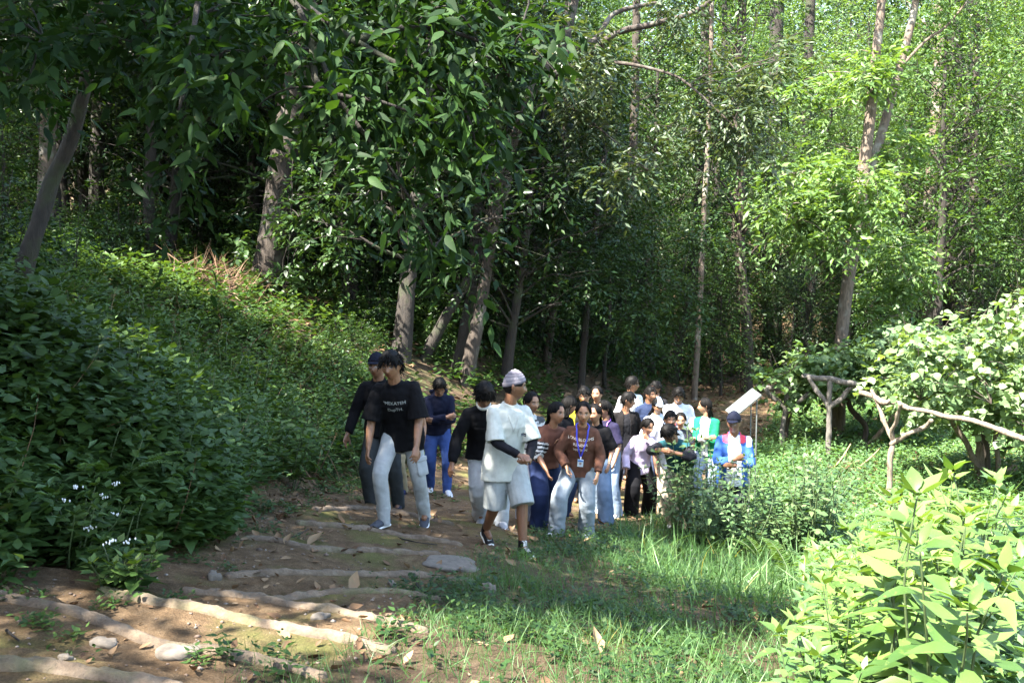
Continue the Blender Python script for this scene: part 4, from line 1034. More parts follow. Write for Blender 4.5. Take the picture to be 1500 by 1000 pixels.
# ---- woody parts
def limb(mb, a, b, r0, r1, rg, wob=.12, n=4, a_=.5, seg=7):
    a = np.asarray(a, float); b = np.asarray(b, float); L = np.linalg.norm(b - a)
    P = [a] + [a + (b - a) * t + rg.normal(0, wob * L / n, 3) + np.array([0, 0, .10 * L * math.sin(t * math.pi)]) for t in np.linspace(0, 1, n + 1)[1:-1]] + [b]
    mb.add(loft(P, list(np.linspace(r0, r1, n + 1)), ref=nrm(rg.normal(size=3)), seg=seg, sub=2), a_)
    return P
def rough_trunk(P, rr, rg, seg=14, sub=8, amp=.10):
    v, f = loft(P, rr, ref=(1, 0, 0.01), seg=seg, sub=sub)
    c = np.asarray(P[0])
    n = (fbm(v * np.array([1, 1, .35]), 6, int(rg.integers(99)), 2) - .5)
    ax = np.interp(v[:, 2], [p[2] for p in P], [p[0] for p in P]); ay = np.interp(v[:, 2], [p[2] for p in P], [p[1] for p in P])
    o = np.stack([v[:, 0] - ax, v[:, 1] - ay, 0 * ax], 1)
    return v + o * (n * 2.2 * amp * 2)[:, None], f

M_BARK = bark_mat('bark', (.015, .011, .008), (.062, .046, .032))
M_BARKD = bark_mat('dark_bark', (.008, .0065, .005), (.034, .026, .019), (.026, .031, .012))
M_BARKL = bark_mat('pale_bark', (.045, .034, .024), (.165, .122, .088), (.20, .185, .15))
M_BARKP = bark_mat('lichen_bark', (.016, .012, .009), (.06, .044, .032), (.11, .10, .08))
M_LEAF = leaf_mat('leaf', (.018, .042, .012), (.035, .078, .020), (.075, .13, .030))
M_LEAFB = leaf_mat('blue_green_leaf', (.020, .045, .015), (.036, .078, .025), (.068, .122, .038), trans=.3, rough=.38)
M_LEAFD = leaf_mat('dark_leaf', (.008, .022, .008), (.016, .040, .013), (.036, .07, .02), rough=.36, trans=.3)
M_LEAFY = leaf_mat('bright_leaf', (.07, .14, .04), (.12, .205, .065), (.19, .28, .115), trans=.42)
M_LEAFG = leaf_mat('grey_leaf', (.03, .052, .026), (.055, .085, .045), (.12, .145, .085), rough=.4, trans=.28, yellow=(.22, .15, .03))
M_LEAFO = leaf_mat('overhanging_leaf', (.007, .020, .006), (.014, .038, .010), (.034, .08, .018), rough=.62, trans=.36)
M_LEAFO.node_tree.nodes['Principled BSDF'].inputs['Specular IOR Level'].default_value = .15
M_LEAFK = leaf_mat('bank_leaf', (.030, .064, .017), (.054, .107, .029), (.10, .165, .045), trans=.33)
M_LEAFR = leaf_mat('light_leaf', (.055, .115, .042), (.10, .18, .068), (.17, .255, .115), trans=.4)  # lightened green; on the far trees it stands in for sunlight
M_GRASS = leaf_mat('grass', (.040, .095, .034), (.075, .16, .058), (.13, .23, .095), trans=.4, yellow=(.30, .25, .09))
M_LITTER = leaf_mat('dry_leaf', (.06, .032, .018), (.16, .095, .055), (.26, .18, .115), trans=.12, rough=.8, tcol=(1.1, .9, .6))
M_STRAW = leaf_mat('dry_straw', (.10, .055, .035), (.19, .115, .075), (.30, .21, .15), trans=.1, rough=.8, tcol=(1, .9, .7))

def tree_model(seed, H=11.0, r=.16, base=.42, spread=2.4, ncl=34, cr=1.05, per=27, nl=7, leaf=.205, ratio=.40, mat=None, bark=None, ln=.6, bend=.6, droop=.35):
    """(trunk mesh, crown mesh) of one woodland tree standing at the origin"""
    rg = np.random.default_rng(seed); mb = MB()
    P = [np.array([0, 0, -.5])]
    lean = rg.normal(0, .05, 2)
    for t in (.12, .3, .5, .7, .88, 1.0):
        P.append(np.array([lean[0] * H * t + rg.normal(0, .05) * bend * H * .12, lean[1] * H * t + rg.normal(0, .05) * bend * H * .12, H * t]))
    rr = [r * 1.45, r * 1.05, r * .92, r * .78, r * .55, r * .3, r * .1]
    mb.add(rough_trunk(P, rr, rg, 12, 5), .5)
    cl = []
    tz = np.array([p[2] for p in P]); tp = np.array(P)
    def trunk_at(z): return np.array([np.interp(z, tz, tp[:, 0]), np.interp(z, tz, tp[:, 1]), z])
    TM = T_SIMPLE(ratio)
    for i in range(ncl):
        q = (i + rg.random()) / ncl; z = H * (base + (1.04 - base) * q)
        az = i * 2.4 + rg.normal(0, .4); rd = spread * (math.sin(math.pi * min(1, .18 + .8 * q)) ** .7) * rg.uniform(.35, 1.1)
        s = trunk_at(max(H * base * .8, z - rd * rg.uniform(.35, .8))); c = trunk_at(min(z, H)) * np.array([1, 1, 0]) + np.array([math.cos(az) * rd, math.sin(az) * rd, z])
        limb(mb, s, c, r * .26 * (1.2 - q), .012, rg, .14, 3, .5, 5)
        for _ in range(3):
            limb(mb, s + (c - s) * rg.uniform(.5, .9), c + rg.normal(0, cr * .55, 3), .014, .004, rg, .15, 2, .5, 4)
        cl.append(clump(c, cr * rg.uniform(.7, 1.25), int(per * rg.uniform(.7, 1.3)), rg, ln, nl, leaf, TM, droop, .45))
    V, T, A = join(cl)
    return mb.mesh('trunk', bark), new_mesh('crown', V, T, mat, True, {'rnd': A})
def shrub_model(seed, h=2.0, w=1.1, n=110, leaf=.13, ratio=.45, mat=None, bark=None, nl=8, ln=.5, templ=None):
    rg = np.random.default_rng(seed); mb = MB(); cl = []
    TM = templ or T_SIMPLE(ratio)
    for i in range(9):
        e = np.array([rg.normal(0, w * .42), rg.normal(0, w * .42), h * rg.uniform(.5, 1.0)])
        limb(mb, (rg.normal(0, .06), rg.normal(0, .06), -.1), e, .02, .006, rg, .12, 3, .5, 5)
        cl.append(clump(e - np.array([0, 0, h * .15]), w * .5, n // 9, rg, ln, nl, leaf, TM, .3, .9))
        cl.append(clump(e * np.array([1, 1, .55]), w * .5, n // 9, rg, ln, nl, leaf, TM, .3, .9))
    V, T, A = join(cl)
    return mb.mesh('stem', bark), new_mesh('foliage', V, T, mat, True, {'rnd': A})
def herb_model(seed, h=1.0, stems=4, nodes=7, leaf=.13, ratio=.5, mat=None, stem_col=None, spread=.25, templ=None, topsmall=True):
    """an upright leafy herb: pairs of leaves up each stem"""
    rg = np.random.default_rng(seed); mb = MB(); cl = []; TM = templ or T_MID(ratio)
    for i in range(stems):
        a = rg.uniform(0, 6.28); rt = np.array([math.cos(a), math.sin(a), 0]) * rg.uniform(0, spread * .4)
        hh = h * rg.uniform(.65, 1.0); tip = rt + np.array([math.cos(a) * spread * rg.uniform(.2, 1), math.sin(a) * spread * rg.uniform(.2, 1), hh])
        P = limb(mb, rt - np.array([0, 0, .05]), tip, .0075, .003, rg, .06, 3, .5, 5)
        Pt = np.array(P); pos = []; d = []; sz = []
        for k in range(nodes):
            t = .22 + .78 * k / (nodes - 1); q = t * (len(P) - 1); j = min(int(q), len(P) - 2); p = Pt[j] + (Pt[j + 1] - Pt[j]) * (q - j)
            az = k * 1.57 + rg.normal(0, .3)
            for s in (0, math.pi):
                up = .75 if k == nodes - 1 else rg.uniform(-.15, .35)
                pos.append(p); d.append([math.cos(az + s), math.sin(az + s), up]); sz.append(leaf * rg.uniform(.75, 1.15) * (1.0 if not topsmall else (1.05 - .55 * t ** 3)))
            if k == nodes - 1:
                for s in range(3): pos.append(p); d.append([math.cos(az + 1 + 2 * s), math.sin(az + 1 + 2 * s), 1.0]); sz.append(leaf * .5)
        pos, d, sz = np.array(pos), np.array(d), np.array(sz)
        nm = nrm(np.array([0, 0, 1.0]) + rg.normal(0, .22, pos.shape) - .0 * d)
        pos = pos + nrm(d) * .02
        cl.append(cloud(pos, d, nm, sz, TM, rg))
    V, T, A = join(cl)
    return mb.mesh('stem', stem_col), new_mesh('leaves', V, T, mat, True, {'rnd': A})
def fern_model(seed, fronds=6, L=.6, mat=None, stem=None):
    rg = np.random.default_rng(seed); mb = MB(); cl = []; TM = T_SIMPLE(.26)
    for i in range(fronds):
        az = i * 6.28 / fronds + rg.normal(0, .25); o = np.array([math.cos(az), math.sin(az), 0]); l = L * rg.uniform(.7, 1.1); up = rg.uniform(.8, 1.5)
        P = [np.array([0, 0, -.02]) + o * l * t + np.array([0, 0, up * l * (t - .62 * t * t)]) for t in np.linspace(0, 1, 7)]
        mb.add(loft(P, list(np.linspace(.004, .0012, 7)), seg=5, sub=2), .6)
        tt = np.linspace(.14, .99, 30); q = tt * 6; j = np.minimum(q.astype(int), 5); A_ = np.array(P); p = A_[j] + (A_[j + 1] - A_[j]) * (q - j)[:, None]; tg = nrm(A_[j + 1] - A_[j])
        sd = np.cross(tg, [0, 0, 1.0]); sd = nrm(sd)
        for s in (1, -1):
            sz = l * .27 * np.sin(np.clip(tt * 1.02, 0, 1) * math.pi * .5 + math.pi * .5) ** .8 * 1.0 + .012
            sz = l * .27 * (np.minimum(1, tt * 4) * (1 - tt) ** .75) + .008
            cl.append(cloud(p, sd * s + tg * .45, np.array([0, 0, 1.0]) + .3 * rg.normal(0, .3, p.shape), sz, TM, rg, np.full(len(p), rg.random())))
    V, T, A = join(cl)
    return mb.mesh('stalk', stem), new_mesh('frond', V, T, mat, True, {'rnd': A})
# ================================================================ the ground
def soil_mat(name, path):
    m = NT(name); o = m.obj()
    n1 = m.noise(1.3, 5, o); n2 = m.noise(9, 6, o, .7); n3 = m.noise(95, 6, o, .8)
    if path: c = m.ramp(n2, [(.25, (.066, .040, .021)), (.5, (.135, .089, .050)), (.75, (.22, .155, .095))])
    else: c = m.ramp(n2, [(.25, (.035, .024, .015)), (.5, (.085, .058, .036)), (.75, (.15, .105, .07))])
    c = m.mix(m.ramp(n1, [(.50, (0, 0, 0)), (.66, (.75, .75, .75))]), c, (.105, .115, .032) if path else (.05, .07, .02))
    c = m.mix(1.0, c, m.ramp(n3, [(.3, (.5, .47, .45)), (.5, (.95, .95, .95)), (.72, (1.5, 1.45, 1.4))]), 'MULTIPLY')
    m.P(Base_Color=c, Roughness=.95); m.b.inputs['Specular IOR Level'].default_value = .15
    h = m.math('ADD', m.math('MULTIPLY', n2, .6), m.math('MULTIPLY', n3, .5)); m.bump(h, 1.0, .05)
    return m.m
def build_ground():
    def axis(a, b, f, lo, hi, g):
        v = [a]
        while v[-1] < b: v.append(v[-1] + f)
        s = f
        while v[-1] < hi: s *= g; v.append(v[-1] + s)
        s = f
        while v[0] > lo: s *= g; v.insert(0, v[0] - s)
        return np.array(v)
    xs = axis(-4.5, 3.5, .055, -95, 120, 1.07); ys = axis(3.0, 16, .06, -22, 170, 1.06)
    X, Y = np.meshgrid(xs, ys); Z = ground_z(X, Y); V = np.stack([X, Y, Z], -1).reshape(-1, 3); n = len(xs)
    i, j = np.meshgrid(np.arange(len(ys) - 1), np.arange(n - 1), indexing='ij'); a = (i * n + j).ravel()
    Fq = np.stack([a, a + 1, a + n + 1, a + n], 1)
    cx, cy = V[Fq].mean(1)[:, 0], V[Fq].mean(1)[:, 1]
    w = (fbm(np.stack([cx, cy, 0 * cx], 1), 1.6, 21, 3) - .5) * 1.1
    ip = (cx > xl(cy) - .15 + w * .5) & (cx < xr(cy) + w) & (cy > 1.5) & (cy < 34)
    for nm, msk, mat in (('ground', ~ip, soil_mat('forest_soil', False)), ('dirt_path', ip, soil_mat('path_soil', True))):
        idx, inv = np.unique(Fq[msk], return_inverse=True)
        structure(link(nm, new_mesh(nm, V[idx], inv.reshape(-1, 4), mat)))
def on_ground(P, dz=0.0):
    P = np.asarray(P, float); return np.c_[P[:, :2], ground_z(P[:, 0], P[:, 1]) + dz]
def slope_n(P, e=.1):
    gx = (ground_z(P[:, 0] + e, P[:, 1]) - ground_z(P[:, 0] - e, P[:, 1])) / (2 * e); gy = (ground_z(P[:, 0], P[:, 1] + e) - ground_z(P[:, 0], P[:, 1] - e)) / (2 * e)
    return nrm(np.stack([-gx, -gy, np.ones(len(P))], 1))
def in_view(P, m=60):
    d = P @ F; px = 750 + 1458 * (P @ RT) / np.maximum(d, .01); py = 500 - 1458 * (P @ U) / np.maximum(d, .01)
    return (d > .5) & (px > -m) & (px < 1500 + m) & (py > -m) & (py < 1000 + m)
def stuff(name, cl, mat, label):
    V, T, A = join(cl); return tag(link(name, new_mesh(name, V, T, mat, True, {'rnd': A})), label, None, None, 'stuff')

def herb_cover(P, h, nl, leaf, templ, rg, flop=.25, rnd=None):
    """low leafy plants at the points P: nl leaves up a short stem each"""
    N = len(P); nm = slope_n(P); up = nrm(nm * .5 + np.array([0, 0, .7])); h = h * rg.uniform(.45, 1.15, N)
    t = np.linspace(.25, 1, nl)[None, :, None]
    lean = nrm(up + rg.normal(0, flop, (N, 3)))
    p = P[:, None] + lean[:, None] * h[:, None, None] * t
    az = rg.uniform(0, 6.28, N)[:, None] + np.arange(nl)[None] * 2.4 + rg.normal(0, .4, (N, nl))
    d = np.stack([np.cos(az), np.sin(az), rg.uniform(-.45, .35, (N, nl)) + .5 * (np.arange(nl)[None] == nl - 1)], -1)
    d = nrm(d + nm[:, None] * .25)
    n2 = nrm(np.array([0, 0, 1.0]) + nm[:, None] * .6 + rg.normal(0, .3, (N, nl, 3)))
    sz = leaf * rg.uniform(.55, 1.2, (N, nl)) * (1.1 - .35 * t[0, :, 0][None] ** 3)
    r = np.clip((rg.random(N)[:, None] * .6 + rg.random((N, nl)) * .4) if rnd is None else rnd[:, None] + rg.normal(0, .12, (N, nl)), 0, 1)
    p = p + d * .015
    return cloud(p.reshape(-1, 3), d.reshape(-1, 3), n2.reshape(-1, 3), sz.ravel(), templ, rg, r.ravel())

def path_mask(P, grow=0.0):
    w = (fbm(np.c_[P[:, :2], np.zeros(len(P))], 1.6, 21, 3) - .5) * 1.1
    return (P[:, 0] > xl(P[:, 1]) - .15 + w * .5 - grow) & (P[:, 0] < xr(P[:, 1]) + w + grow)

def build_cover():
    rg = np.random.default_rng(31)
    def scatter(n, x0, x1, y0, y1): return on_ground(np.stack([rg.uniform(x0, x1, n), rg.uniform(y0, y1, n)], 1))
    # ---- the near bank: knee-high broad-leaved plants
    P = np.vstack([scatter(16000, -7.5, -.5, 3.2, 17.5), scatter(9000, -4.6, -1.6, 3.2, 9.5), scatter(5000, -3.8, -1.6, 3.2, 13)])
    s = xl(P[:, 1]) - P[:, 0]; s = s + .38 * sstep(9.5, 7, P[:, 1]); k = in_view(P, 620) & (s > -.05 + .25 * vnoise(P, 1.7, 3))
    den = sstep(.0, .35, s) * (.6 + .4 * sstep(.35, .5, fbm(P, .9, 12))); k &= rg.random(len(P)) < den * np.interp(P[:, 1], [4, 9, 17], [.55, .55, .5])
    P = P[k]; s = s[k]; hh = np.interp(s, [0, .25, 1.0, 2.5], [.14, .36, .52, .40]) * np.interp(P[:, 1], [4, 10, 17], [1.1, .9, .7])
    tone = fbm(P, .8, 44, 2) * .8 + .1
    near = P[:, 1] < 9
    tm = T_MID(.62, .16, .10)
    stuff('bank_undergrowth', [herb_cover(P[near], hh[near] * (.6 + 1.1 * vnoise(P[near], 1.3, 91)), 10, .125, tm, rg, rnd=tone[near]), herb_cover(P[~near], hh[~near], 11, .12, T_SIMPLE(.58), rg, rnd=tone[~near])], M_LEAFK, 'dense knee-high green undergrowth covering the bank beside the path')
    P = scatter(15000, -8, -.5, 3.6, 18); s = xl(P[:, 1]) - P[:, 0] + .3 * sstep(9.5, 7, P[:, 1])
    P = P[in_view(P, 460) & (s > .15) & (s < 4.5) & (fbm(P, 1.5, 131) > .535) & (rg.random(len(P)) < .38)]
    stuff('narrow_leaved_weeds', [herb_cover(P, .62, 11, .12, T_MID(.30, .2, .1) if 0 else T_SIMPLE(.3), rg, .35, rnd=.3 + .5 * fbm(P, 1.2, 7, 2))], M_LEAFR, 'lighter narrow-leaved weeds in patches among the bank undergrowth')
    P = scatter(1800, -7, -.6, 3.6, 17); s = xl(P[:, 1]) - P[:, 0]; P = P[in_view(P, 300) & (s > -.2) & (s < 4)]; P[:, 2] += .05
    stuff('dead_stems', [cloud(P, nrm(np.array([0, 0, .8]) + rg.normal(0, .55, P.shape)), rsph(rg, len(P)), rg.uniform(.25, .7, len(P)), T_BLADE(.014, .3), rg)], M_STRAW, 'thin dead stems sticking out of the bank undergrowth')
    # small creeping leaves at the foot of the bank
    P = scatter(5200, -4.5, -.6, 3.6, 16); s = xl(P[:, 1]) - P[:, 0]
    P = P[in_view(P) & (s > -.45) & (s < .6) & (rg.random(len(P)) < .8 * sstep(.42, .6, fbm(P, 1.4, 8)) + .15)]
    stuff('creeping_weeds', [herb_cover(P, .09, 7, .05, T_MID(.7, .12, .1), rg)], M_LEAF, 'low creeping weeds along the foot of the bank')
    # ---- the hillside beyond
    P = scatter(30000, -26, 7, 12, 44); s = xl(P[:, 1]) - P[:, 0]
    P = P[in_view(P, 420) & (s > .25) & (rg.random(len(P)) < np.interp(P[:, 1], [12, 18, 30, 44], [.75, .55, .35, .2]) * (.25 + .75 * sstep(.38, .52, fbm(P, .5, 17))))]
    stuff('hillside_undergrowth', [herb_cover(P, .5, 9, .19, T_SIMPLE(.5), rg, rnd=fbm(P, .5, 9, 2))], M_LEAF, 'green undergrowth spread over the wooded hillside')
    # ---- grass and small weeds on the verge
    P = scatter(150000, -1.6, 5.5, 3.4, 15)
    pm = path_mask(P, -.12); right = P[:, 0] > xl(P[:, 1]) + .9
    cov = sstep(.36, .56, fbm(P, 1.1, 61)) * .7 + .3
    k = in_view(P, 380) & (~pm) & right & (rg.random(len(P)) < cov * np.interp(P[:, 1], [3.5, 6, 10, 15], [1, .95, .85, .7])); G = P[k]
    hg = .128 * (.55 + .9 * fbm(G, .8, 70)) * np.interp(G[:, 0] - xr(G[:, 1]), [-.3, .3, 2], [.55, .8, .95])
    d = nrm(np.array([0, 0, 1.0]) + rg.normal(0, .42, G.shape)); az = rg.uniform(0, 6.28, len(G))
    nmv = np.stack([np.cos(az), np.sin(az), .2 * np.ones(len(G))], 1)
    gr = cloud(G, d, nmv, hg * rg.uniform(.5, 1.5, len(G)), T_BLADE(.036, .38), rg, np.clip(fbm(G, .9, 5) * .9 + rg.normal(0, .12, len(G)), 0, 1), .4)
    stuff('grass', [gr], M_GRASS, 'short uneven grass on the verge of the path')
    W = P[in_view(P, 380) & ~path_mask(P, -.05) & right & (rg.random(len(P)) < (.055 * sstep(.40, .60, fbm(P, 1.3, 77)) + .006))]
    stuff('verge_weeds', [herb_cover(W, .12, 7, .055, T_MID(.5, .12, .1), rg)], M_LEAF, 'low broad-leaved weeds growing among the grass of the verge')
    # tufts on the path itself
    P = scatter(1500, -3.2, 3, 4, 15); P = P[path_mask(P) & (fbm(P, 1.9, 90) > .61)]
    Q = np.repeat(P, 5, 0) + rg.normal(0, .04, (len(P) * 5, 3)) * [1, 1, 0]; Q = on_ground(Q)
    stuff('path_weeds', [herb_cover(Q, .06, 6, .04, T_MID(.5), rg)], M_LEAF, 'small green weeds sprouting from the trodden soil of the path')
    # ---- the sunny field beyond
    P = scatter(64000, 1.2, 27, 4.5, 36); P = P[in_view(P, 460) & (P[:, 0] > xr(P[:, 1]) + .15) & ((P[:, 1] > 14.5) | (P[:, 0] > .30 * P[:, 1])) & (rg.random(len(P)) < np.interp(P[:, 1], [8, 16, 34], [.75, .7, .6]) * (.55 + .45 * sstep(.35, .5, fbm(P, .6, 52))))]
    stuff('field_weeds', [herb_cover(P, .36, 9, .13, T_SIMPLE(.5), rg, rnd=.4 + .5 * fbm(P, .4, 33, 2))], M_GRASS, 'rank green weeds filling the open field under the vine frames')
    P = scatter(60000, 1.2, 20, 7, 30); P = P[in_view(P, 460) & (P[:, 0] > xr(P[:, 1]) + .2) & (rg.random(len(P)) < np.interp(P[:, 1], [7, 16, 30], [.8, .5, .3]))]
    az = rg.uniform(0, 6.28, len(P)); d = nrm(np.array([0, 0, 1.0]) + rg.normal(0, .35, P.shape))
    stuff('field_grass', [cloud(P, d, np.stack([np.cos(az), np.sin(az), 0 * az + .2], 1), .32 * rg.uniform(.5, 1.3, len(P)), T_BLADE(.035, .32), rg)], M_GRASS, 'tall grass standing in the open field')
    # ---- forest floor litter, fallen leaves on the path
    tl = T_MID(.55, -.25, .22)
    P = scatter(15000, -5, 4.5, 3.4, 17); e = np.minimum(np.abs(P[:, 0] - xl(P[:, 1])), np.abs(P[:, 0] - xr(P[:, 1])) * 1.4)
    k = in_view(P, 380) & (rg.random(len(P)) < .12 + .45 * np.exp(-(e / .45) ** 2) + .35 * (fbm(P, 1.2, 15) > .58)); P = P[k]; P[:, 2] += .006
    N = len(P); az = rg.uniform(0, 6.28, N); d = np.stack([np.cos(az), np.sin(az), rg.normal(.05, .25, N)], 1)
    nn = nrm(slope_n(P) + rg.normal(0, .35, (N, 3)))
    stuff('leaf_litter', [cloud(P, d, nn, (.018 + .085 * rg.random(N) ** 1.8) * np.where(rg.random(N) < .10, 1.6, 1), tl, rg)], M_LITTER, 'dry brown leaves scattered over the path and its edges')
    P = scatter(14000, -14, 16, 16, 60); P = P[in_view(P, 460)]; P[:, 2] += .02; N = len(P); az = rg.uniform(0, 6.28, N)
    stuff('forest_litter', [cloud(P, np.stack([np.cos(az), np.sin(az), rg.normal(.05, .3, N)], 1), nrm(np.array([0, 0, 1]) + rg.normal(0, .4, (N, 3))), rg.uniform(.1, .26, N), T_SIMPLE(.55), rg)], M_LITTER, 'dry leaves lying on the floor of the wood')
    # ---- gravel
    P = scatter(15000, -3.4, 3, 3.6, 15); P = P[in_view(P, 200) & path_mask(P, .1) & (rg.random(len(P)) < .3 + .6 * (fbm(P, 2.2, 66) > .52))]
    V = []; T = []
    ico = np.array([[0, 0, 1], [.9, 0, .25], [.25, .85, .2], [-.75, .5, .3], [-.7, -.55, .2], [.3, -.9, .3], [0, 0, -.6]]); it = np.array([[0, 1, 2], [0, 2, 3], [0, 3, 4], [0, 4, 5], [0, 5, 1], [6, 2, 1], [6, 3, 2], [6, 4, 3], [6, 5, 4], [6, 1, 5]])
    N = len(P); s = .004 + .012 * rg.random(N) ** 3 * np.where(rg.random(N) < .1, 2, 1)
    Q = ico[None] * (1 + .3 * (rg.random((N, 7, 1)) - .5)) * s[:, None, None] * np.stack([rg.uniform(.7, 1.4, N), rg.uniform(.7, 1.4, N), rg.uniform(.5, .9, N)], 1)[:, None]
    V = (P[:, None] + Q).reshape(-1, 3); T = (it[None] + (np.arange(N) * 7)[:, None, None]).reshape(-1, 3)
    m = NT('gravel'); m.P(Base_Color=m.ramp(m.attr('rnd'), [(0, (.08, .055, .04)), (.6, (.14, .10, .075)), (1, (.21, .18, .15))]), Roughness=.9)
    tag(link('gravel', new_mesh('gravel', V, T, m.m, False, {'rnd': np.repeat(rg.random(N), 7)})), 'small loose stones and crumbs of soil on the path', None, None, 'stuff')

# ---------------------------------------------------------------- step logs, stones
LOGS = [
    ([(-40, 868), (130, 905), (230, 945), (400, 972), (470, 990)], .052, 'long soil-caked step log sloping from the bank toward the grass, second from the bottom'),
    ([(-60, 970), (60, 978), (170, 997), (260, 1012)], .062, 'thick step log at the very bottom of the path, cut by the picture edge'),
    ([(150, 868), (300, 893), (450, 928), (570, 955)], .06, 'step log with sun patches and moss at its upper end'),
    ([(272, 868), (380, 876), (500, 898), (620, 925)], .05, 'low worn step log curving to the tufts of grass, fourth from the bottom'),
    ([(352, 873), (480, 868), (640, 878)], .045, 'nearly buried straight step log between two curved ones'),
    ([(335, 845), (500, 842), (690, 852)], .05, 'straight pale step log ending by the flat stone'),
    ([(362, 788), (456, 804), (550, 806), (640, 812)], .055, 'bowed step log just below the bank with bark showing at its raised end'),
    ([(438, 766), (557, 778), (672, 798)], .055, 'step log under the feet of the man in the lettered T-shirt'),
    ([(462, 746), (540, 744), (662, 768)], .05, 'step log behind the grey trainers, highest one in view'),
]
def set_steps():
    for pts, r, lab in LOGS:
        g = np.array([gpx(*p) for p in pts]); STEPS.append(g[np.argsort(g[:, 0])][:, :2])
def build_steps():
    rg = np.random.default_rng(5)
    mat = NT('log_soil'); o = mat.obj(); n2 = mat.noise(7, 6, o, .7); n3 = mat.noise(50, 4, o, .7)
    c = mat.ramp(n2, [(.25, (.055, .037, .023)), (.5, (.115, .083, .055)), (.8, (.185, .145, .104))])
    c = mat.mix(mat.ramp(mat.noise(2.1, 4, o), [(.55, (0, 0, 0)), (.7, (.6, .6, .6))]), c, (.10, .105, .035))
    mat.P(Base_Color=mat.mix(1.0, c, mat.ramp(n3, [(.3, (.75,) * 3), (.7, (1.12,) * 3)]), 'MULTIPLY'), Roughness=.92); mat.bump(mat.math('ADD', n2, mat.math('MULTIPLY', n3, .4)), .8, .03)
    for li, (pts, r, lab) in enumerate(LOGS):
        G = np.array([gpx(*p) for p in pts]); t = np.linspace(0, len(G) - 1, 22); i = np.minimum(t.astype(int), len(G) - 2); P = G[i] + (G[i + 1] - G[i]) * (t - i)[:, None]
        P = on_ground(P); r *= .66; P[:, 2] += r * (-.22 + .3 * (fbm(P, 1.6, 40 + li, 2) - .55)); P[:, :2] += .008 * (rg.random((22, 2)) - .5)
        R_ = [(r * 1.25 * rg.uniform(.95, 1.05), r * rg.uniform(.96, 1.04)) for _ in P]
        v, f = loft(P, R_, ref=(0, 1, 0), seg=18, sub=5)
        v = v + nrm(v - np.repeat(v.mean(0)[None], len(v), 0)) * 0 + np.array([0, 0, 1]) * (((fbm(v, 4, 3, 3) - .5) * .018 + (fbm(v * np.array([.6, 1, 1]), 26, 4, 3) - .5) * .034))[:, None]
        tag(link('step_log', new_mesh('step_log', v, f, mat.m)), lab, 'log', 'logs edging the earth steps')
def stone(px, py, w, h, lab, seed, flat=.4):
    rg = np.random.default_rng(seed); p = gpx(px, py); d = p @ F; s = w / 1458 * d * .5
    nu, nv = 26, 14; T, Q = np.meshgrid(np.linspace(0, 2 * math.pi, nu, endpoint=False), np.linspace(.05, math.pi - .05, nv))
    e = np.stack([np.sin(Q) * np.cos(T), np.sin(Q) * np.sin(T), np.cos(Q)], -1).reshape(-1, 3); e = np.sign(e) * np.abs(e) ** np.array([1, 1, .6])
    v = e * s * (.35 + 1.25 * fbm(e * np.array([1, 1, .5]), 1.3, seed, 2))[:, None]; v = v * np.array([1, h, flat]); v = v + (fbm(e, 5, seed, 3)[:, None] - .5) * s * .16 * min(1, flat * 3)
    f = [(i * nu + j, (i + 1) * nu + j, (i + 1) * nu + (j + 1) % nu, i * nu + (j + 1) % nu) for i in range(nv - 1) for j in range(nu)] + [tuple(range(nu)), tuple(range(nu * nv - 1, nu * nv - nu - 1, -1))]
    gx = (gz(p[0] + .1, p[1]) - gz(p[0] - .1, p[1])) / .2; gy = (gz(p[0], p[1] + .1) - gz(p[0], p[1] - .1)) / .2
    v[:, 2] += gx * v[:, 0] + gy * v[:, 1] + s * flat * .25; v = v + p
    tag(link('stone', new_mesh('stone', v, f, M_STONE)), lab, 'stone', 'stones lying on the path')
M_STONE = plain('stone', (.105, .088, .07), .9, .35, 22, 0, .6)
def build_stones():
    stone(655, 826, 84, .8, 'broad flat stone set in the path by the green tuft', 1, .08)
    stone(265, 960, 62, .7, 'flat angular stone lying against the lower step log', 2, .3)
    stone(155, 947, 42, .8, 'pale flat slab on the soil between the two lowest logs', 3, .3)
    stone(716, 868, 22, .9, 'small upright stone beside the grass edge', 4, 1.0)
    stone(312, 848, 22, 1, 'round pebble at the foot of the bank by the pale straight log', 5, .7)
    stone(575, 858, 16, 1, 'small reddish pebble lying among the worn logs', 6, .6)
    stone(470, 905, 26, .8, 'half-buried stone in the sun patch between curved logs', 7, .4)
    stone(95, 965, 24, .8, 'brown stone near the thick bottom log', 8, .5)
    rg = np.random.default_rng(8)
    for pts, lab in (([(375, 788), (420, 792), (452, 776)], 'thin dark twig lying across the step below the bank'), ([(540, 770), (590, 792), (640, 800)], 'curved dead twig by the trainers of the man in front'), ([(607, 842), (612, 862), (640, 876), (690, 872)], 'bent dry stalk curling on the soil left of the small upright stone'), ([(10, 930), (28, 944)], 'short black stick beside the lower log')):
        P = [gpx(*p) + np.array([0, 0, .012]) for p in pts]
        tag(link('twig', new_mesh('twig', *loft(P, list(np.linspace(.008, .004, len(P))), seg=6, sub=3), M_BARKD)), lab.replace('left of', 'beside'), 'twig', 'twigs on the path')
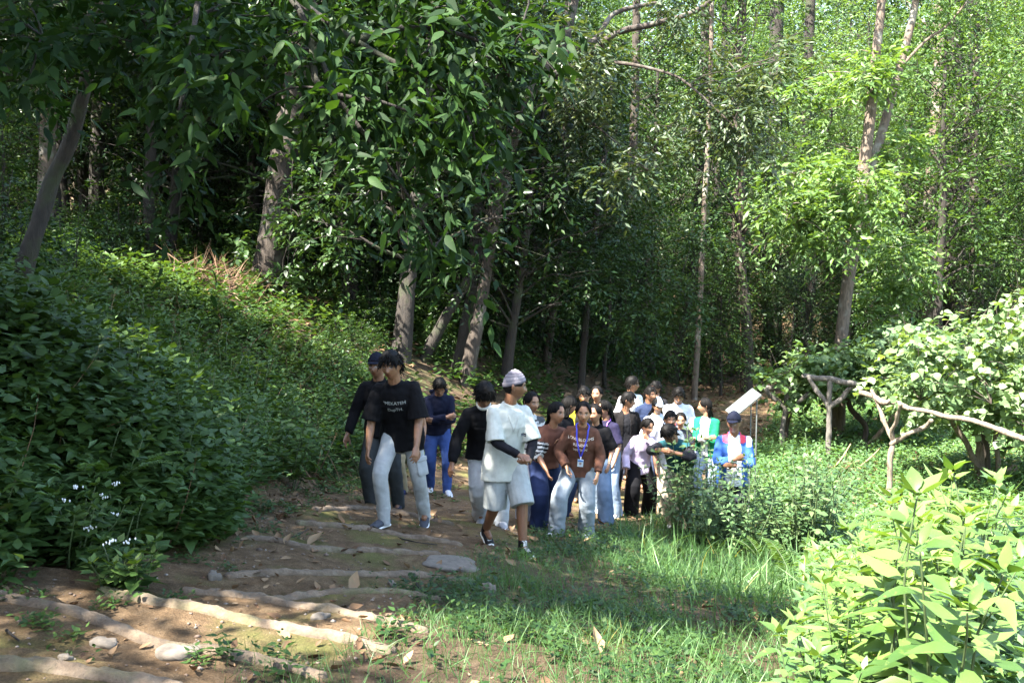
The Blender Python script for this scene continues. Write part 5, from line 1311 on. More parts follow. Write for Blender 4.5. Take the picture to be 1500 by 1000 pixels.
# ================================================================ trees
def sunhit(p, zg):
    p = np.atleast_2d(p); t = (p[:, 2] - zg) / SUN[2]; return p - t[:, None] * SUN
LITPTS = []
def setup_lit():
    for px, py, r in ((500, 925, .40), (410, 905, .30), (330, 888, .38), (215, 893, .36), (560, 945, .34), (60, 905, .18), (690, 690, .3), (780, 740, .2), (760, 760, .2), (820, 780, .2), (930, 760, .5), (600, 735, .18), (1000, 700, .5),
                      (860, 890, .16), (1010, 960, .25), (700, 920, .15), (950, 850, .2)):
        LITPTS.append((gpx(px, py), r))
    rv = np.random.default_rng(4)
    for _ in range(34): LITPTS.append((gpx(rv.uniform(620, 1200), rv.uniform(810, 1000)), rv.uniform(.05, .22)))
    for px, py in ((250, 620), (232, 588), (300, 655), (165, 565), (425, 565), (360, 640)):
        q = gpx(px, py + 25); LITPTS.append((q + np.array([0, 0, .45]), .16))
    for px, py, d, r in ((720, 580, 9.2, .16), (760, 610, 9.2, .12), (815, 640, 10.6, .14), (885, 640, 10.7, .16), (1077, 650, 12.3, .4), (945, 690, 14, .5), (993, 590, 16.6, .5), (1035, 600, 15.6, .5), (925, 570, 17.6, .3), (965, 615, 15.2, .4), 
                         (690, 720, 10.4, .25), (700, 490, 19, .6), (75, 70, 20, .7), (1205, 300, 24, 1.2), (1270, 140, 24, 1.5), (1240, 440, 24, .7), (1440, 320, 22, 2.0), (462, 150, 22, .5), (690, 130, 5.2, .5), (700, 270, 5.2, .3), (520, 420, 9, .0), (330, 560, 8.6, .28), (160, 330, 17, 1.2), (860, 180, 16, .8)):
        LITPTS.append((at(px, py, d), r))
    rg = np.random.default_rng(3)
    for poly, n, r in (([(300, 400), (350, 380), (400, 440), (460, 475), (540, 550), (535, 610), (460, 560), (390, 500), (310, 440)], 34, .34), ([(150, 320), (260, 300), (300, 390), (230, 390)], 8, .35),
                       ([(1180, 600), (1480, 560), (1500, 990), (1260, 990), (1230, 820), (1190, 720)], 70, .6), ([(1130, 580), (1200, 560), (1210, 680), (1150, 690)], 8, .5), ([(420, 600), (470, 640), (440, 690), (400, 640)], 4, .16)):
        poly = np.array(poly, float)
        for _ in range(n):
            q = rg.random(4) ** 1; w = rg.dirichlet(np.ones(len(poly)) * .6); c = w @ poly; LITPTS.append((gpx(c[0], c[1], dmax=34), r))
    for px in range(1150, 1500, 40):
        for py in (500, 540, 580): LITPTS.append((at(px, py, np.interp(px, [1150, 1500], [22, 16])), .6))
def lets_sun(P, grow=.25, field=True):
    """True where a leaf clump keeps clear of the openings through which the sun falls"""
    P = np.atleast_2d(P); ok = np.ones(len(P), bool)
    h = sunhit(P, -3.4)
    if field: ok &= ~((h[:, 0] > 1.15 + .225 * (h[:, 1] - 4) - grow * .4) & (h[:, 1] > 1) & (h[:, 1] < 34))
    h = sunhit(P, -2.1)
    if field: ok &= ~((h[:, 0] > 1.5 + .225 * (h[:, 1] - 4) - grow * .4) & (h[:, 1] > 1) & (h[:, 1] < 12))
    if 0: ok &= ~((h[:, 0] > -5.6 - grow) & (h[:, 0] < -2.3 + grow) & (h[:, 1] > 10.4) & (h[:, 1] < 17.5) & (h[:, 1] > 8.6 - .9 * (h[:, 0] + 2.2)) )
    for q, r in LITPTS:
        if r <= 0: continue
        w = P - q; t = w @ SUN; dist = np.linalg.norm(w - t[:, None] * SUN, axis=1); ok &= ~((t > .3) & (dist < r + grow))
    return ok
class Hero:
    """one particular tree: stems given as measured points, limbs to every leaf clump"""
    def __init__(s, name, label, cat='tree', group=None, seed=1): s.rg = np.random.default_rng(seed); s.name = name; s.label = label; s.cat = cat; s.group = group; s.mb = MB(); s.cl = []; s.nodes = []
    def stem(s, pts, rr, base=True, amp=.10, seg=14):
        P = [np.asarray(p, float) for p in pts]
        if base: s.base = P[0].copy(); P.insert(0, P[0] - np.array([0, 0, .6])); rr = [rr[0] * 1.25] + list(rr)
        s.mb.add(rough_trunk(P, list(rr), s.rg, seg, 6, amp), .5); s.nodes += P[1:]; return s
    def branch(s, pts, r0, r1): s.mb.add(loft([np.asarray(p) for p in pts], list(np.linspace(r0, r1, len(pts))), seg=8, sub=4), .5); s.nodes += [np.asarray(p) for p in pts]; return s
    def leaves(s, C, r, n, size, templ, ln=.5, nl=7, droop=.35, sun=True, grow=.2, twig=.02, rnd=None, link_=True, flat=.75, field=True):
        C = np.atleast_2d(C)
        if sun: C = C[lets_sun(C, grow, field)]
        for c in C:
            rr = r * s.rg.uniform(.7, 1.25); s.cl.append(clump(c, rr, max(3, int(n * s.rg.uniform(.7, 1.3))), s.rg, ln, nl, size, templ, droop, flat, rnd))
            if link_ and s.nodes:
                N = np.array(s.nodes); w = np.linalg.norm(N - c, axis=1) + 1.2 * np.maximum(N[:, 2] - c[2], 0); a = N[int(np.argmin(w))]
                limb(s.mb, a, c, min(twig, .03 + 0 * twig) if twig < .03 else twig, .005, s.rg, .12, 4, .5, 5)
                s.nodes.append(c) if s.rg.random() < .4 else None
        return s
    def done(s, bark, leafmat):
        t = thing(s.name, s.label, s.cat, (0, 0, 0), 0, s.group); b = s.base
        t.location = [float(q) for q in b]
        v = s.mb.verts() - b
        link('trunk', new_mesh('trunk', v, s.mb.F, bark, True, {'rnd': np.concatenate(s.mb.A)}), t)
        if s.cl:
            V, T, A = join(s.cl); link('crown', new_mesh('crown', V - b, T, leafmat, True, {'rnd': A}), t)
        return t
def up(base, pts, rr):
    """stem points from pixel columns at the depth of the base (d offset allowed as third number)"""
    d0 = base @ F; return [base] + [at(p[0], p[1], d0 + (p[2] if len(p) > 2 else 0)) for p in pts], rr
def px_poly(rg, n, poly, d0, d1):
    """n points spread over a measured outline between two depths"""
    poly = np.array(poly, float); out = []
    while len(out) < n:
        x = rg.uniform(poly[:, 0].min(), poly[:, 0].max()); y = rg.uniform(poly[:, 1].min(), poly[:, 1].max()); inside = False; j = len(poly) - 1
        for i in range(len(poly)):
            if (poly[i, 1] > y) != (poly[j, 1] > y) and x < (poly[j, 0] - poly[i, 0]) * (y - poly[i, 1]) / (poly[j, 1] - poly[i, 1]) + poly[i, 0]: inside = not inside
            j = i
        if inside: out.append(at(x, y, rg.uniform(d0, d1)))
    return np.array(out)

def hero_trees():
    setup_lit()
    # leaning tree on the bank, its big-leaved boughs hang over the path
    h = Hero('broadleaf_tree', 'leaning mossy tree on the bank with big-leaved boughs hanging over the path', seed=11)
    b = gpx(22, 452); P, r = up(b, [(45, 360), (75, 270, .1), (105, 200, .0), (128, 110, -.3), (150, 10, -.6), (172, -130, -1.2), (190, -300, -2)], [.105, .095, .088, .082, .076, .07, .06, .05]); h.stem(P, r)
    top = P[-1]
    br = [[(190, -300, 6.2), (300, -120, 5.6), (420, -10, 5.2), (458, 60, 5.1), (500, 150, 5.0), (560, 230, 5.0), (612, 310, 5.1), (636, 365, 5.2)],
          [(420, -10, 5.2), (520, 60, 5.1), (610, 110, 5.1), (680, 160, 5.2), (706, 260, 5.3)], [(458, 60, 5.1), (470, 130, 5.0), (560, 150, 5.0), (640, 180, 5.1)],
          [(300, -120, 5.6), (290, 0, 5.0), (275, 90, 4.8), (262, 160, 4.8)], [(190, -300, 6.2), (230, -80, 5.9), (250, 60, 5.9), (270, 200, 6), (262, 320, 6.1)],
          [(420, -10, 5.2), (560, -40, 5.4), (680, -20, 5.6), (750, 40, 5.8), (790, 90, 5.9)], [(520, 60, 5.1), (600, 40, 5.2), (700, 60, 5.3), (745, 110, 5.4)], [(150, 10, 8.0), (60, 60, 7.6), (10, 120, 7.2)], [(190, -300, 6.2), (80, -100, 5.8), (30, 0, 5.6)]]
    TB = T_MID(.36, .2, .10); rg = h.rg
    for q in br:
        pts = [at(*p) for p in q]; h.branch(pts, .022, .004)
        A = np.array(pts); tt = np.linspace(.25, 1, 8 * (len(A) - 1)) * (len(A) - 1); i = np.minimum(tt.astype(int), len(A) - 2); C = A[i] + (A[i + 1] - A[i]) * (tt - i)[:, None]
        C = C + rg.normal(0, .09, C.shape)
        C = np.repeat(C, 2, 0) + rg.normal(0, .08, (2 * len(C), 3)); d = nrm(rg.normal(0, .7, C.shape) + np.array([.25, 0, -.45])); h.cl.append(sprays(C, d, .22, 5, .115, TB, rg, .5, .55, nup=.7))
    C = px_poly(rg, 34, [(200, -20), (480, 0), (430, 170), (300, 190), (240, 120)], 5.0, 6.4); h.leaves(C, .26, 8, .115, TB, .24, 6, .5, sun=False, twig=.006)
    C = px_poly(rg, 26, [(480, -20), (790, -20), (770, 90), (720, 230), (640, 180), (520, 110)], 5.0, 6.2); h.leaves(C, .22, 7, .115, TB, .24, 6, .5, sun=False, twig=.006)
    C = px_poly(rg, 5, [(540, 180), (640, 220), (700, 300), (650, 360), (600, 300)], 5.0, 5.8); h.leaves(C, .18, 5, .115, TB, .24, 5, .5, sun=False, twig=.005)
    C = px_poly(rg, 30, [(-20, -20), (240, -20), (200, 110), (60, 150), (-20, 120)], 5.5, 7.5); h.leaves(C, .27, 8, .14, TB, .26, 6, .5, sun=False, twig=.006)
    C = np.stack([rg.uniform(-6.5, .6, 120), rg.uniform(1.5, 10.5, 120), rg.uniform(3.2, 6.6, 120)], 1); C = C[np.array([proj(c)[1] < -130 for c in C])]
    h.leaves(C, .75, 26, .20, T_SIMPLE(.46), .5, 7, grow=.25, twig=.02)
    C = np.array([at(rg.uniform(-50, 640), rg.uniform(-60, 420), rg.uniform(5, 6.4)) + SUN * rg.uniform(2.2, 5.0) for _ in range(110)] + [at(20 + 130 * q, 450 - 450 * q, 9.0) + SUN * rg.uniform(2.0, 5) + rg.normal(0, .3, 3) for q in rg.random(36)] + [at(rg.uniform(700, 800), rg.uniform(560, 740), 9.3) + SUN * rg.uniform(5.5, 8) for _ in range(14)] + [at(rg.uniform(800, 960), rg.uniform(590, 740), 11.5) + SUN * rg.uniform(6.5, 9) for _ in range(14)])  # unseen clumps added toward the sun to shade boughs, trunk and crowd
    C = C[np.array([proj(c)[1] < -130 and c[2] > 2.4 for c in C])]
    h.leaves(C, .55, 26, .18, T_SIMPLE(.46), .45, 7, grow=.12, twig=.012)
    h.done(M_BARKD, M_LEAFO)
    # big barked tree on the hillside with climbers round its foot
    h = Hero('old_tree', 'thick brown-barked tree on the hillside with leafy climbers round its foot', seed=12); rg = h.rg
    b = gpx(388, 425); P, r = up(b, [(402, 330), (415, 240), (430, 130), (441, 30), (446, -120), (452, -320)], [.34, .30, .285, .27, .26, .24, .2]); h.stem(P, r, amp=.07, seg=20)
    d0 = b @ F
    C = px_poly(rg, 60, [(-60, -340), (640, -360), (620, -60), (250, -40), (30, -60)], d0 - 3, d0 + 3); h.leaves(C, 1.0, 30, .2, T_SIMPLE(.45), .6, 7, twig=.05)
    h.done(M_BARKP, M_LEAF)
    h = Hero('climbing_shrub', 'leafy climber massed round the foot of the thick brown-barked tree', 'shrub', seed=13); rg = h.rg
    h.base = gpx(400, 440); h.nodes = [h.base]
    C = px_poly(rg, 30, [(345, 300), (400, 240), (470, 190), (500, 260), (510, 400), (480, 470), (400, 480), (350, 420)], d0 - 1.1, d0 - .35); h.leaves(C, .34, 12, .17, T_MID(.48), .34, 6, sun=False, twig=.012)
    h.done(M_BARKD, M_LEAFB)
    # the forked tree in the middle
    h = Hero('forked_tree', 'slim lichened tree in the middle forking into crooked boughs', seed=14); rg = h.rg
    b = gpx(682, 562); d0 = b @ F
    P, r = up(b, [(698, 480), (712, 400), (724, 320), (738, 250), (762, 180), (786, 120), (812, 85), (832, 40), (848, -40), (870, -200)], [.17, .145, .13, .122, .118, .114, .11, .106, .10, .095, .09, .07]); h.stem(P, r, amp=.06)
    h.branch([at(786, 120, d0), at(850, 92, d0 - .4), (at(900, 50, d0 - .6)), at(960, 35, d0 - .8), at(1030, 10, d0 - 1), at(1100, -60, d0 - 1)], .09, .04)
    h.branch([at(812, 85, d0), at(870, 60, d0), at(900, 20, d0 + .3), at(960, 5, d0 + .4)], .08, .04)
    h.branch([at(840, 100, d0 - .3), at(900, 92, d0 - .6), at(970, 105, d0 - 1), at(1010, 125, d0 - 1.4), at(1080, 190, d0 - 1.6)], .05, .015)
    h.branch([at(795, 110, d0), at(822, 140, d0 - .4), at(842, 160, d0 - .6), at(880, 190, d0 - .9), at(950, 250, d0 - 1.2)], .045, .015)
    h.branch([at(724, 320, d0), at(745, 260, d0 + .6), at(738, 180, d0 + .8), at(722, 80, d0 + 1), at(714, -60, d0 + 1.2)], .10, .06)
    TG = T_SIMPLE(.34)
    C = px_poly(rg, 100, [(800, 60), (1000, -30), (1170, -20), (1180, 150), (1130, 260), (1010, 310), (860, 260)], d0 - 3, d0 + 1); h.leaves(C, .52, 19, .20, TG, .42, 8, .7, twig=.014, grow=.1, field=False)
    C = px_poly(rg, 40, [(640, 120), (760, -20), (860, -40), (800, 100), (720, 330), (650, 320)], d0 - .5, d0 + 2); h.leaves(C, .5, 18, .17, TG, .42, 8, .5, twig=.014, grow=.1)
    C = px_poly(rg, 60, [(500, -330), (1200, -330), (1180, -30), (560, -30)], d0 - 3, d0 + 2); h.leaves(C, .9, 24, .18, TG, .5, 7, twig=.04)
    h.done(M_BARKP, M_LEAFG)
    h = Hero('drooping_tree', 'dark-leaved tree behind the crowd with low drooping foliage', seed=15); rg = h.rg
    b = gpx(850, 590); d0 = b @ F
    P, r = up(b, [(856, 500), (862, 420), (872, 330), (885, 230), (895, 120)], [.09, .08, .075, .07, .06, .045]); h.stem(P, r)
    C = px_poly(rg, 60, [(760, 260), (880, 230), (1060, 280), (1080, 380), (1010, 470), (900, 490), (800, 470), (745, 380)], d0 - 1.8, d0 + 1.2); h.leaves(C, .42, 22, .17, T_SIMPLE(.36), .42, 8, .5, twig=.012, grow=.0, field=False)
    h.done(M_BARKD, M_LEAFB)
    # the tree at the field's edge
    h = Hero('field_edge_tree', 'tall twin-stemmed tree at the edge of the field with one sunlit leafy bough', seed=16); rg = h.rg
    q = at(1229, 560, 25.5); b = np.array([q[0], q[1], gz(q[0], q[1])]); d0 = b @ F; k = .85
    P, r = up(b, [(1232, 510), (1240, 430), (1248, 370), (1258, 310), (1268, 230), (1276, 160), (1283, 80), (1290, 20), (1300, -120)], [.22 * k, .20 * k, .185 * k, .22 * k, .20 * k, .18 * k, .16 * k, .14 * k, .12 * k, .1 * k, .08 * k]); h.stem(P, r, amp=.07)
    h.branch([at(1262, 290, d0), at(1286, 215, d0 + .4), at(1304, 150, d0 + .5), at(1326, 70, d0 + .5), at(1341, 5, d0 + .5), at(1362, -120, d0 + .4)], .16 * k, .10 * k)
    h.branch([at(1318, 100, d0 + .5), at(1356, 60, d0 + .3), at(1385, 40, d0 + .2), at(1415, 5, d0)], .05 * k, .03 * k)
    h.branch([at(1256, 330, d0), at(1225, 300, d0 - .5), at(1190, 285, d0 - 1), at(1150, 275, d0 - 1.2)], .05 * k, .012)
    TY = T_SIMPLE(.36)
    C = px_poly(rg, 70, [(1095, 262), (1180, 250), (1240, 240), (1282, 238), (1290, 310), (1250, 370), (1190, 365), (1130, 320)], d0 - 2.4, d0 - .2); h.leaves(C, .55, 9, .25, TY, .5, 7, .5, sun=False, twig=.014)
    C = px_poly(rg, 14, [(1232, 95), (1275, 70), (1312, 100), (1300, 125), (1250, 120)], d0 - .9, d0); h.leaves(C, .5, 9, .25, TY, .45, 7, sun=False, twig=.012)
    C = px_poly(rg, 10, [(1290, 180), (1340, 190), (1350, 240), (1300, 250)], d0 - .4, d0 + .8); h.leaves(C, .5, 9, .25, TY, .45, 7, sun=False, twig=.012)
    C = px_poly(rg, 14, [(1160, 120), (1215, 90), (1225, 190), (1180, 260), (1165, 180)], d0, d0 + 1.5); h.leaves(C, .35, 10, .24, TY, .38, 7, sun=False, twig=.012)
    C = px_poly(rg, 40, [(1290, 330), (1350, 360), (1345, 470), (1270, 480), (1262, 400)], d0, d0 + 1.5); h.leaves(C, .5, 9, .24, TY, .45, 7, sun=False, twig=.012)
    C = px_poly(rg, 34, [(1180, -200), (1500, -200), (1500, 20), (1400, 70), (1300, -20), (1200, -20)], d0 - 1, d0 + 2); h.leaves(C, .6, 20, .2, TY, .45, 7, sun=False, twig=.02)
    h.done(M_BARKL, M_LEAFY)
    h = Hero('evergreen_tree', 'dense glossy-leaved tree closing off the field, its side caught by the sun', seed=17); rg = h.rg
    b = gpx(1462, 490, 8); d0 = max(b @ F, 24); b = at(1462, 480, d0); b[2] = gz(b[0], b[1])
    P, r = up(b, [(1460, 380), (1455, 250), (1450, 100), (1448, -80)], [.22, .2, .18, .15, .12, .08]); h.stem(P, r)
    C = px_poly(rg, 110, [(1380, -20), (1520, -30), (1560, 470), (1440, 480), (1395, 420), (1380, 250), (1400, 120)], d0 - 2, d0 + 2); h.leaves(C, .55, 22, .20, T_SIMPLE(.5), .42, 7, sun=False, twig=.015)
    h.done(M_BARKD, M_LEAFB)
    # bare or slender trunks standing between
    H = [
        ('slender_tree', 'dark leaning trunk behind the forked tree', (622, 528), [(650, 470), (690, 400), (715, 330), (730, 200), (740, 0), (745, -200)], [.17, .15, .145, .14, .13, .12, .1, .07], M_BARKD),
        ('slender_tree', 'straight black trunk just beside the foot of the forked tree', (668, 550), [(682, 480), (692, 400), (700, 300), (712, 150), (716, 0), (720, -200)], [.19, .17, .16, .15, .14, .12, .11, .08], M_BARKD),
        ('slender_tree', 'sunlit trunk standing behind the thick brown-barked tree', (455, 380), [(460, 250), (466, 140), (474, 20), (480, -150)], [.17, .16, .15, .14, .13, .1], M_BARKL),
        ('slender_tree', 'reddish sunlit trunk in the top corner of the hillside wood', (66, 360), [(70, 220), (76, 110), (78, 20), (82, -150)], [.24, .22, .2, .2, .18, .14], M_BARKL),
        ('slender_tree', 'slim pale trunk on the hillside between the leaning tree and the thick one', (195, 340), [(198, 220), (205, 100), (210, -60)], [.1, .09, .085, .08, .06], M_BARK),
        ('slender_tree', 'brown trunk with a rotten top beside the climber on the hillside', (512, 400), [(520, 330), (516, 250), (530, 120), (540, -60)], [.13, .12, .11, .11, .1, .08], M_BARK),
        ('slender_tree', 'twin-looking brown trunk left of the drooping foliage', (800, 545), [(806, 480), (815, 410), (826, 300), (830, 120), (836, -100)], [.14, .12, .115, .11, .1, .09, .06], M_BARK),
        ('slender_tree', 'brown tree trunk rising behind the yellow and black shirt', (886, 535), [(902, 480), (915, 430), (922, 330), (930, 150), (934, -80)], [.17, .15, .14, .13, .12, .1, .07], M_BARK),
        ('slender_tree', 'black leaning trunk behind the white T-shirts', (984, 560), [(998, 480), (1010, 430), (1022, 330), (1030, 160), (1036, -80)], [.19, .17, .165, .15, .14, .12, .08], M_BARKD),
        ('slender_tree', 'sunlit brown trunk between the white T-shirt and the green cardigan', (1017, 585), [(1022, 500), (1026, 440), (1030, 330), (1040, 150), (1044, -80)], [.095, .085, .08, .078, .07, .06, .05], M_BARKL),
        ('slender_tree', 'crooked thin trunk above the woman in the green cardigan', (1048, 555), [(1050, 500), (1048, 450), (1056, 380), (1050, 280), (1060, 100), (1062, -80)], [.11, .1, .095, .09, .085, .08, .07, .05], M_BARKD),
        ('slender_tree', 'thick black trunk nearest the vine frames', (1130, 525), [(1131, 440), (1130, 360), (1132, 280), (1136, 120), (1140, -80)], [.27, .24, .23, .22, .2, .17, .12], M_BARKD),
        ('slender_tree', 'ivy-clad trunk between the thick black trunk and the field edge tree', (1172, 525), [(1172, 450), (1170, 380), (1178, 280), (1184, 100), (1190, -80)], [.2, .18, .17, .16, .15, .12, .09], M_BARKD),
        ('slender_tree', 'pale crooked trunk standing behind the information board', (1080, 548), [(1078, 480), (1084, 420), (1076, 340), (1086, 200), (1090, -60)], [.12, .11, .105, .1, .09, .08, .05], M_BARK),
        ('slender_tree', 'broken pale stub of a trunk among the drooping foliage', (770, 420), [(772, 380), (776, 340), (772, 318)], [.10, .09, .085, .07, .04], M_BARKL),
        ('slender_tree', 'dark trunk behind the glossy tree at the picture edge', (1395, 490), [(1396, 380), (1392, 260), (1398, 100), (1400, -80)], [.26, .23, .21, .2, .18, .12], M_BARKD),
        ('slender_tree', 'brown trunk half hidden in the glossy tree by the field', (1432, 485), [(1430, 400), (1424, 280), (1426, 100), (1430, -80)], [.2, .18, .17, .16, .14, .1], M_BARK),
        ('slender_tree', 'reddish trunk lit in its middle between the field edge tree and the glossy tree', (1362, 500), [(1360, 400), (1362, 300), (1370, 200), (1376, 60), (1380, -80)], [.2, .18, .17, .17, .15, .13, .1], M_BARKL),
    ]
    for i, (nm, lab, bp, pts, rr, mat) in enumerate(H):
        h = Hero(nm, lab, seed=100 + i, group='slender trunks in the wood'); rg = h.rg; b = gpx(*bp); d0 = b @ F
        if d0 > 46: b = at(bp[0], bp[1], 40); b[2] = min(gz(b[0], b[1]), b[2]); d0 = 40
        P, r = up(b, pts, [q * d0 / 22 * .78 for q in rr]); h.stem(P, r[:len(P)])
        if 'stub' not in lab:
            t = P[-1]; C = np.array([t + np.array([rg.normal(0, 1.8), rg.normal(0, 1.5), rg.uniform(-1.5, 2.2)]) for _ in range(14)]); h.leaves(C, .9, 22, .2, T_SIMPLE(.44), .55, 7, twig=.03)
            C = np.array([P[-2] + np.array([rg.normal(0, .9), rg.normal(0, .9), rg.uniform(-2.2, 2)]) for _ in range(6)]); h.leaves(C, .6, 16, .18, T_SIMPLE(.44), .5, 7, twig=.02)
        h.done(mat, (M_LEAF, M_LEAFB, M_LEAFD)[i % 3])
    # unseen trees added beside and behind the viewpoint to shade path and hillside
    S = [((-6.5, 2.5), 7), ((-5.2, -2.5), 7.5), ((-8.5, 8), 8), ((-2.6, -3.5), 7.5), ((-8, -5), 8), ((-10.5, 3), 9), ((1.2, -6.5), 8), ((-4.8, 5.2), 6.5), ((-12, -1), 9), ((-10.5, 11.5), 8), ((-13.5, 9), 9), ((-12.5, 14.5), 8), ((-9.2, 6.2), 7), ((-16, 13), 9), ((-9.6, 13.2), 7.5), ((-11.4, 17), 8), ((-14.5, 18.5), 9), ((-9, 9.6), 6.5)]
    for i, ((x, y), hh) in enumerate(S):
        h = Hero('shade_tree', ['unseen broad tree added on the bank side for its shade', 'unseen broad tree added behind the viewer to shade the steps'][y < 0], seed=200 + i, group='unseen broad trees added for shade'); rg = h.rg
        z = gz(x, y); h.stem([(x, y, z), (x + .1, y, z + 2), (x + .2, y + .1, z + 4), (x + .2, y + .2, z + hh)], [.2, .17, .14, .06])
        n = 46; a = rg.uniform(0, 6.28, n); q = 3.1 * np.sqrt(rg.random(n)); C = np.stack([x + q * np.cos(a), y + q * np.sin(a), z + hh * rg.uniform(.55, 1.1, n)], 1)
        C = C[np.array([(c @ F < .4) or proj(c)[1] < -110 or proj(c)[0] < -150 for c in C])]
        h.leaves(C, .8, 26, .21, T_SIMPLE(.46), .5, 7, grow=.3, twig=.03); h.done(M_BARK, M_LEAF)
def copy_thing(proto, loc, rz, sc, label=None):
    c = proto.copy(); COL.objects.link(c); c.location = [float(q) for q in loc]; c.rotation_euler = (0, 0, rz); c.scale = (sc, sc, sc)
    if label: c['label'] = label
    for ch in proto.children:
        k = ch.copy(); COL.objects.link(k); k.parent = c
        for g in ch.children:
            m = g.copy(); COL.objects.link(m); m.parent = k
    return c
def forest():
    rg = np.random.default_rng(77)
    kinds = []
    spec = [('forest_tree', 'dark-barked forest tree standing among the others deep in the wood', dict(seed=1, H=12, r=.15, base=.32, mat=M_LEAF, bark=M_BARKD)),
            ('forest_tree', 'slender blue-green forest tree deep in the wood', dict(seed=2, H=13, r=.15, base=.45, spread=2.0, mat=M_LEAFB, bark=M_BARKD)),
            ('forest_tree', 'broad dark-leaved forest tree deep in the wood', dict(seed=3, H=10, r=.15, base=.24, spread=2.9, ncl=46, mat=M_LEAFD, bark=M_BARKD)),
            ('forest_tree', 'light green forest tree deep in the wood', dict(seed=4, H=12, r=.14, base=.33, spread=2.2, leaf=.16, mat=M_LEAFR, bark=M_BARK, droop=.5)),
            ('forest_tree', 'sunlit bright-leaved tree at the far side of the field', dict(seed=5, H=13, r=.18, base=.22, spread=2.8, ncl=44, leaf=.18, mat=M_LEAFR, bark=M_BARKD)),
            ('young_tree', 'young bushy tree filling the gaps deep in the wood', dict(seed=6, H=6.5, r=.06, base=.14, spread=1.5, ncl=30, cr=.8, leaf=.15, mat=M_LEAFD, bark=M_BARKD)),
            ('young_tree', 'young slim leafy tree with drooping leaves deep in the wood', dict(seed=7, H=5.0, r=.05, base=.14, spread=1.3, ncl=26, cr=.7, leaf=.15, ratio=.36, droop=.6, mat=M_LEAF, bark=M_BARKD))]
    protos = []
    for nm, lab, kw in spec:
        tm, cm = tree_model(**kw); t = thing(nm, lab, 'tree', (0, 0, 0), 0, lab.split(' deep')[0].replace('tree', 'trees')); link('trunk', tm, t); link('crown', cm, t); protos.append([t, kw['H'], 0])
    shr = []
    for nm, lab, kw in [('understorey_shrub', 'green understorey shrub growing between the trunks', dict(seed=1, h=2.0, w=1.3, mat=M_LEAF, bark=M_BARKD)), ('understorey_shrub', 'dark glossy understorey shrub growing between the trunks', dict(seed=2, h=2.6, w=1.4, mat=M_LEAFD, bark=M_BARKD, leaf=.16)),
                        ('understorey_shrub', 'blue-green understorey shrub growing between the trunks', dict(seed=3, h=1.5, w=1.2, mat=M_LEAFB, bark=M_BARKD, leaf=.14))]:
        sm, fm = shrub_model(**kw); t = thing(nm, lab, 'shrub', (0, 0, 0), 0, lab.split(' growing')[0] + 's'); link('stem', sm, t); link('foliage', fm, t); shr.append([t, 0])
    def put(lst, i, p, rz, sc):
        e = lst[i]
        if e[-1] == 0: e[0].location = [float(q) for q in p]; e[0].rotation_euler = (0, 0, rz); e[0].scale = (sc,) * 3
        else: copy_thing(e[0], p, rz, sc)
        e[-1] += 1
    placed = []
    def try_tree(x, y, ks, mind, sc):
        if any((x - a) ** 2 + (y - b) ** 2 < mind ** 2 for a, b in placed): return
        z = gz(x, y); c = np.array([x, y, z]); i = int(rg.choice(ks)); H = protos[i][1] * sc
        pts = c + np.array([[0, 0, H * q] for q in (.4, .6, .8, 1)])
        if not lets_sun(pts, 1.2 if i < 5 else .6, True).all(): return
        placed.append((x, y)); put(protos, i, c - np.array([0, 0, .1]), rg.uniform(0, 6.28), sc)
    for _ in range(900):      # the hillside
        y = rg.uniform(12, 48); x = xl(y) - rg.uniform(1.5, 28)
        if y < 20 and x > -6.5: continue
        q = proj((x, y, gz(x, y) + 4))
        if -260 < q[0] < 1700: try_tree(x, y, [0, 1, 2, 2, 2], 1.8 if y < 30 else 2.5, rg.uniform(.7, 1.15))
    for _ in range(260):      # behind the crowd and the field
        y = rg.uniform(27, 66); x = rg.uniform(-3, 34); q = proj((x, y, gz(x, y) + 4))
        if q[0] > 1660 or (x > xr(y) and y < 33) or (q[0] > 1180 and q[0] < 1400 and y < 34): continue
        try_tree(x, y, [0, 1, 3, 4, 4] if q[0] > 1150 else [0, 1, 2, 3, 4], 2.6, rg.uniform(.85, 1.35))
    for _ in range(260):      # far slope
        y = rg.uniform(62, 105); x = rg.uniform(-50, 62); q = proj((x, y, gz(x, y) + 4))
        if -100 < q[0] < 1600: try_tree(x, y, [0, 3, 4, 4], 3.4, rg.uniform(1.3, 2.1))
    for _ in range(420):      # young growth below the tall crowns
        y = rg.uniform(16, 46); x = rg.uniform(-24, 22); q = proj((x, y, gz(x, y) + 2))
        if not (-150 < q[0] < 1640) or x > xl(y) - 1.2 and y < 31 or (640 < q[0] < 770 and q[2] < 23) or (230 < q[0] < 560 and q[2] < 21): continue
        try_tree(x, y, [5, 6], 1.5, rg.uniform(.6, 1.15))
    n = 0
    for _ in range(1100):
        y = rg.uniform(11.5, 50); x = rg.uniform(-24, 26) if rg.random() < .6 else xl(y) - rg.uniform(1.2, 12)
        if xl(y) - .8 < x < xr(y) + 1.0 or (x > xr(y) and y < 30): continue
        if x > xl(y) and y < 30: continue
        z = gz(x, y); q = proj((x, y, z + .8))
        if not (-120 < q[0] < 1620) or n > 230: continue
        if y < 18 and x > -1.5: continue
        hill = x < xl(y) and y < 26
        if 640 < q[0] < 760 and q[2] < 22: continue
        sc = rg.uniform(.5, 1.1) * (1.15 if y > 30 else (.62 if y < 20 else .8))
        if not lets_sun(np.array([[x, y, z + .6], [x, y, z + 1.6]]), .5, False).all(): continue
        put(shr, int(rg.integers(3)), (x, y, z - .05), rg.uniform(0, 6.28), sc); n += 1
    (lambda *a: None)('TREES', len(placed), 'SHRUBS', n)
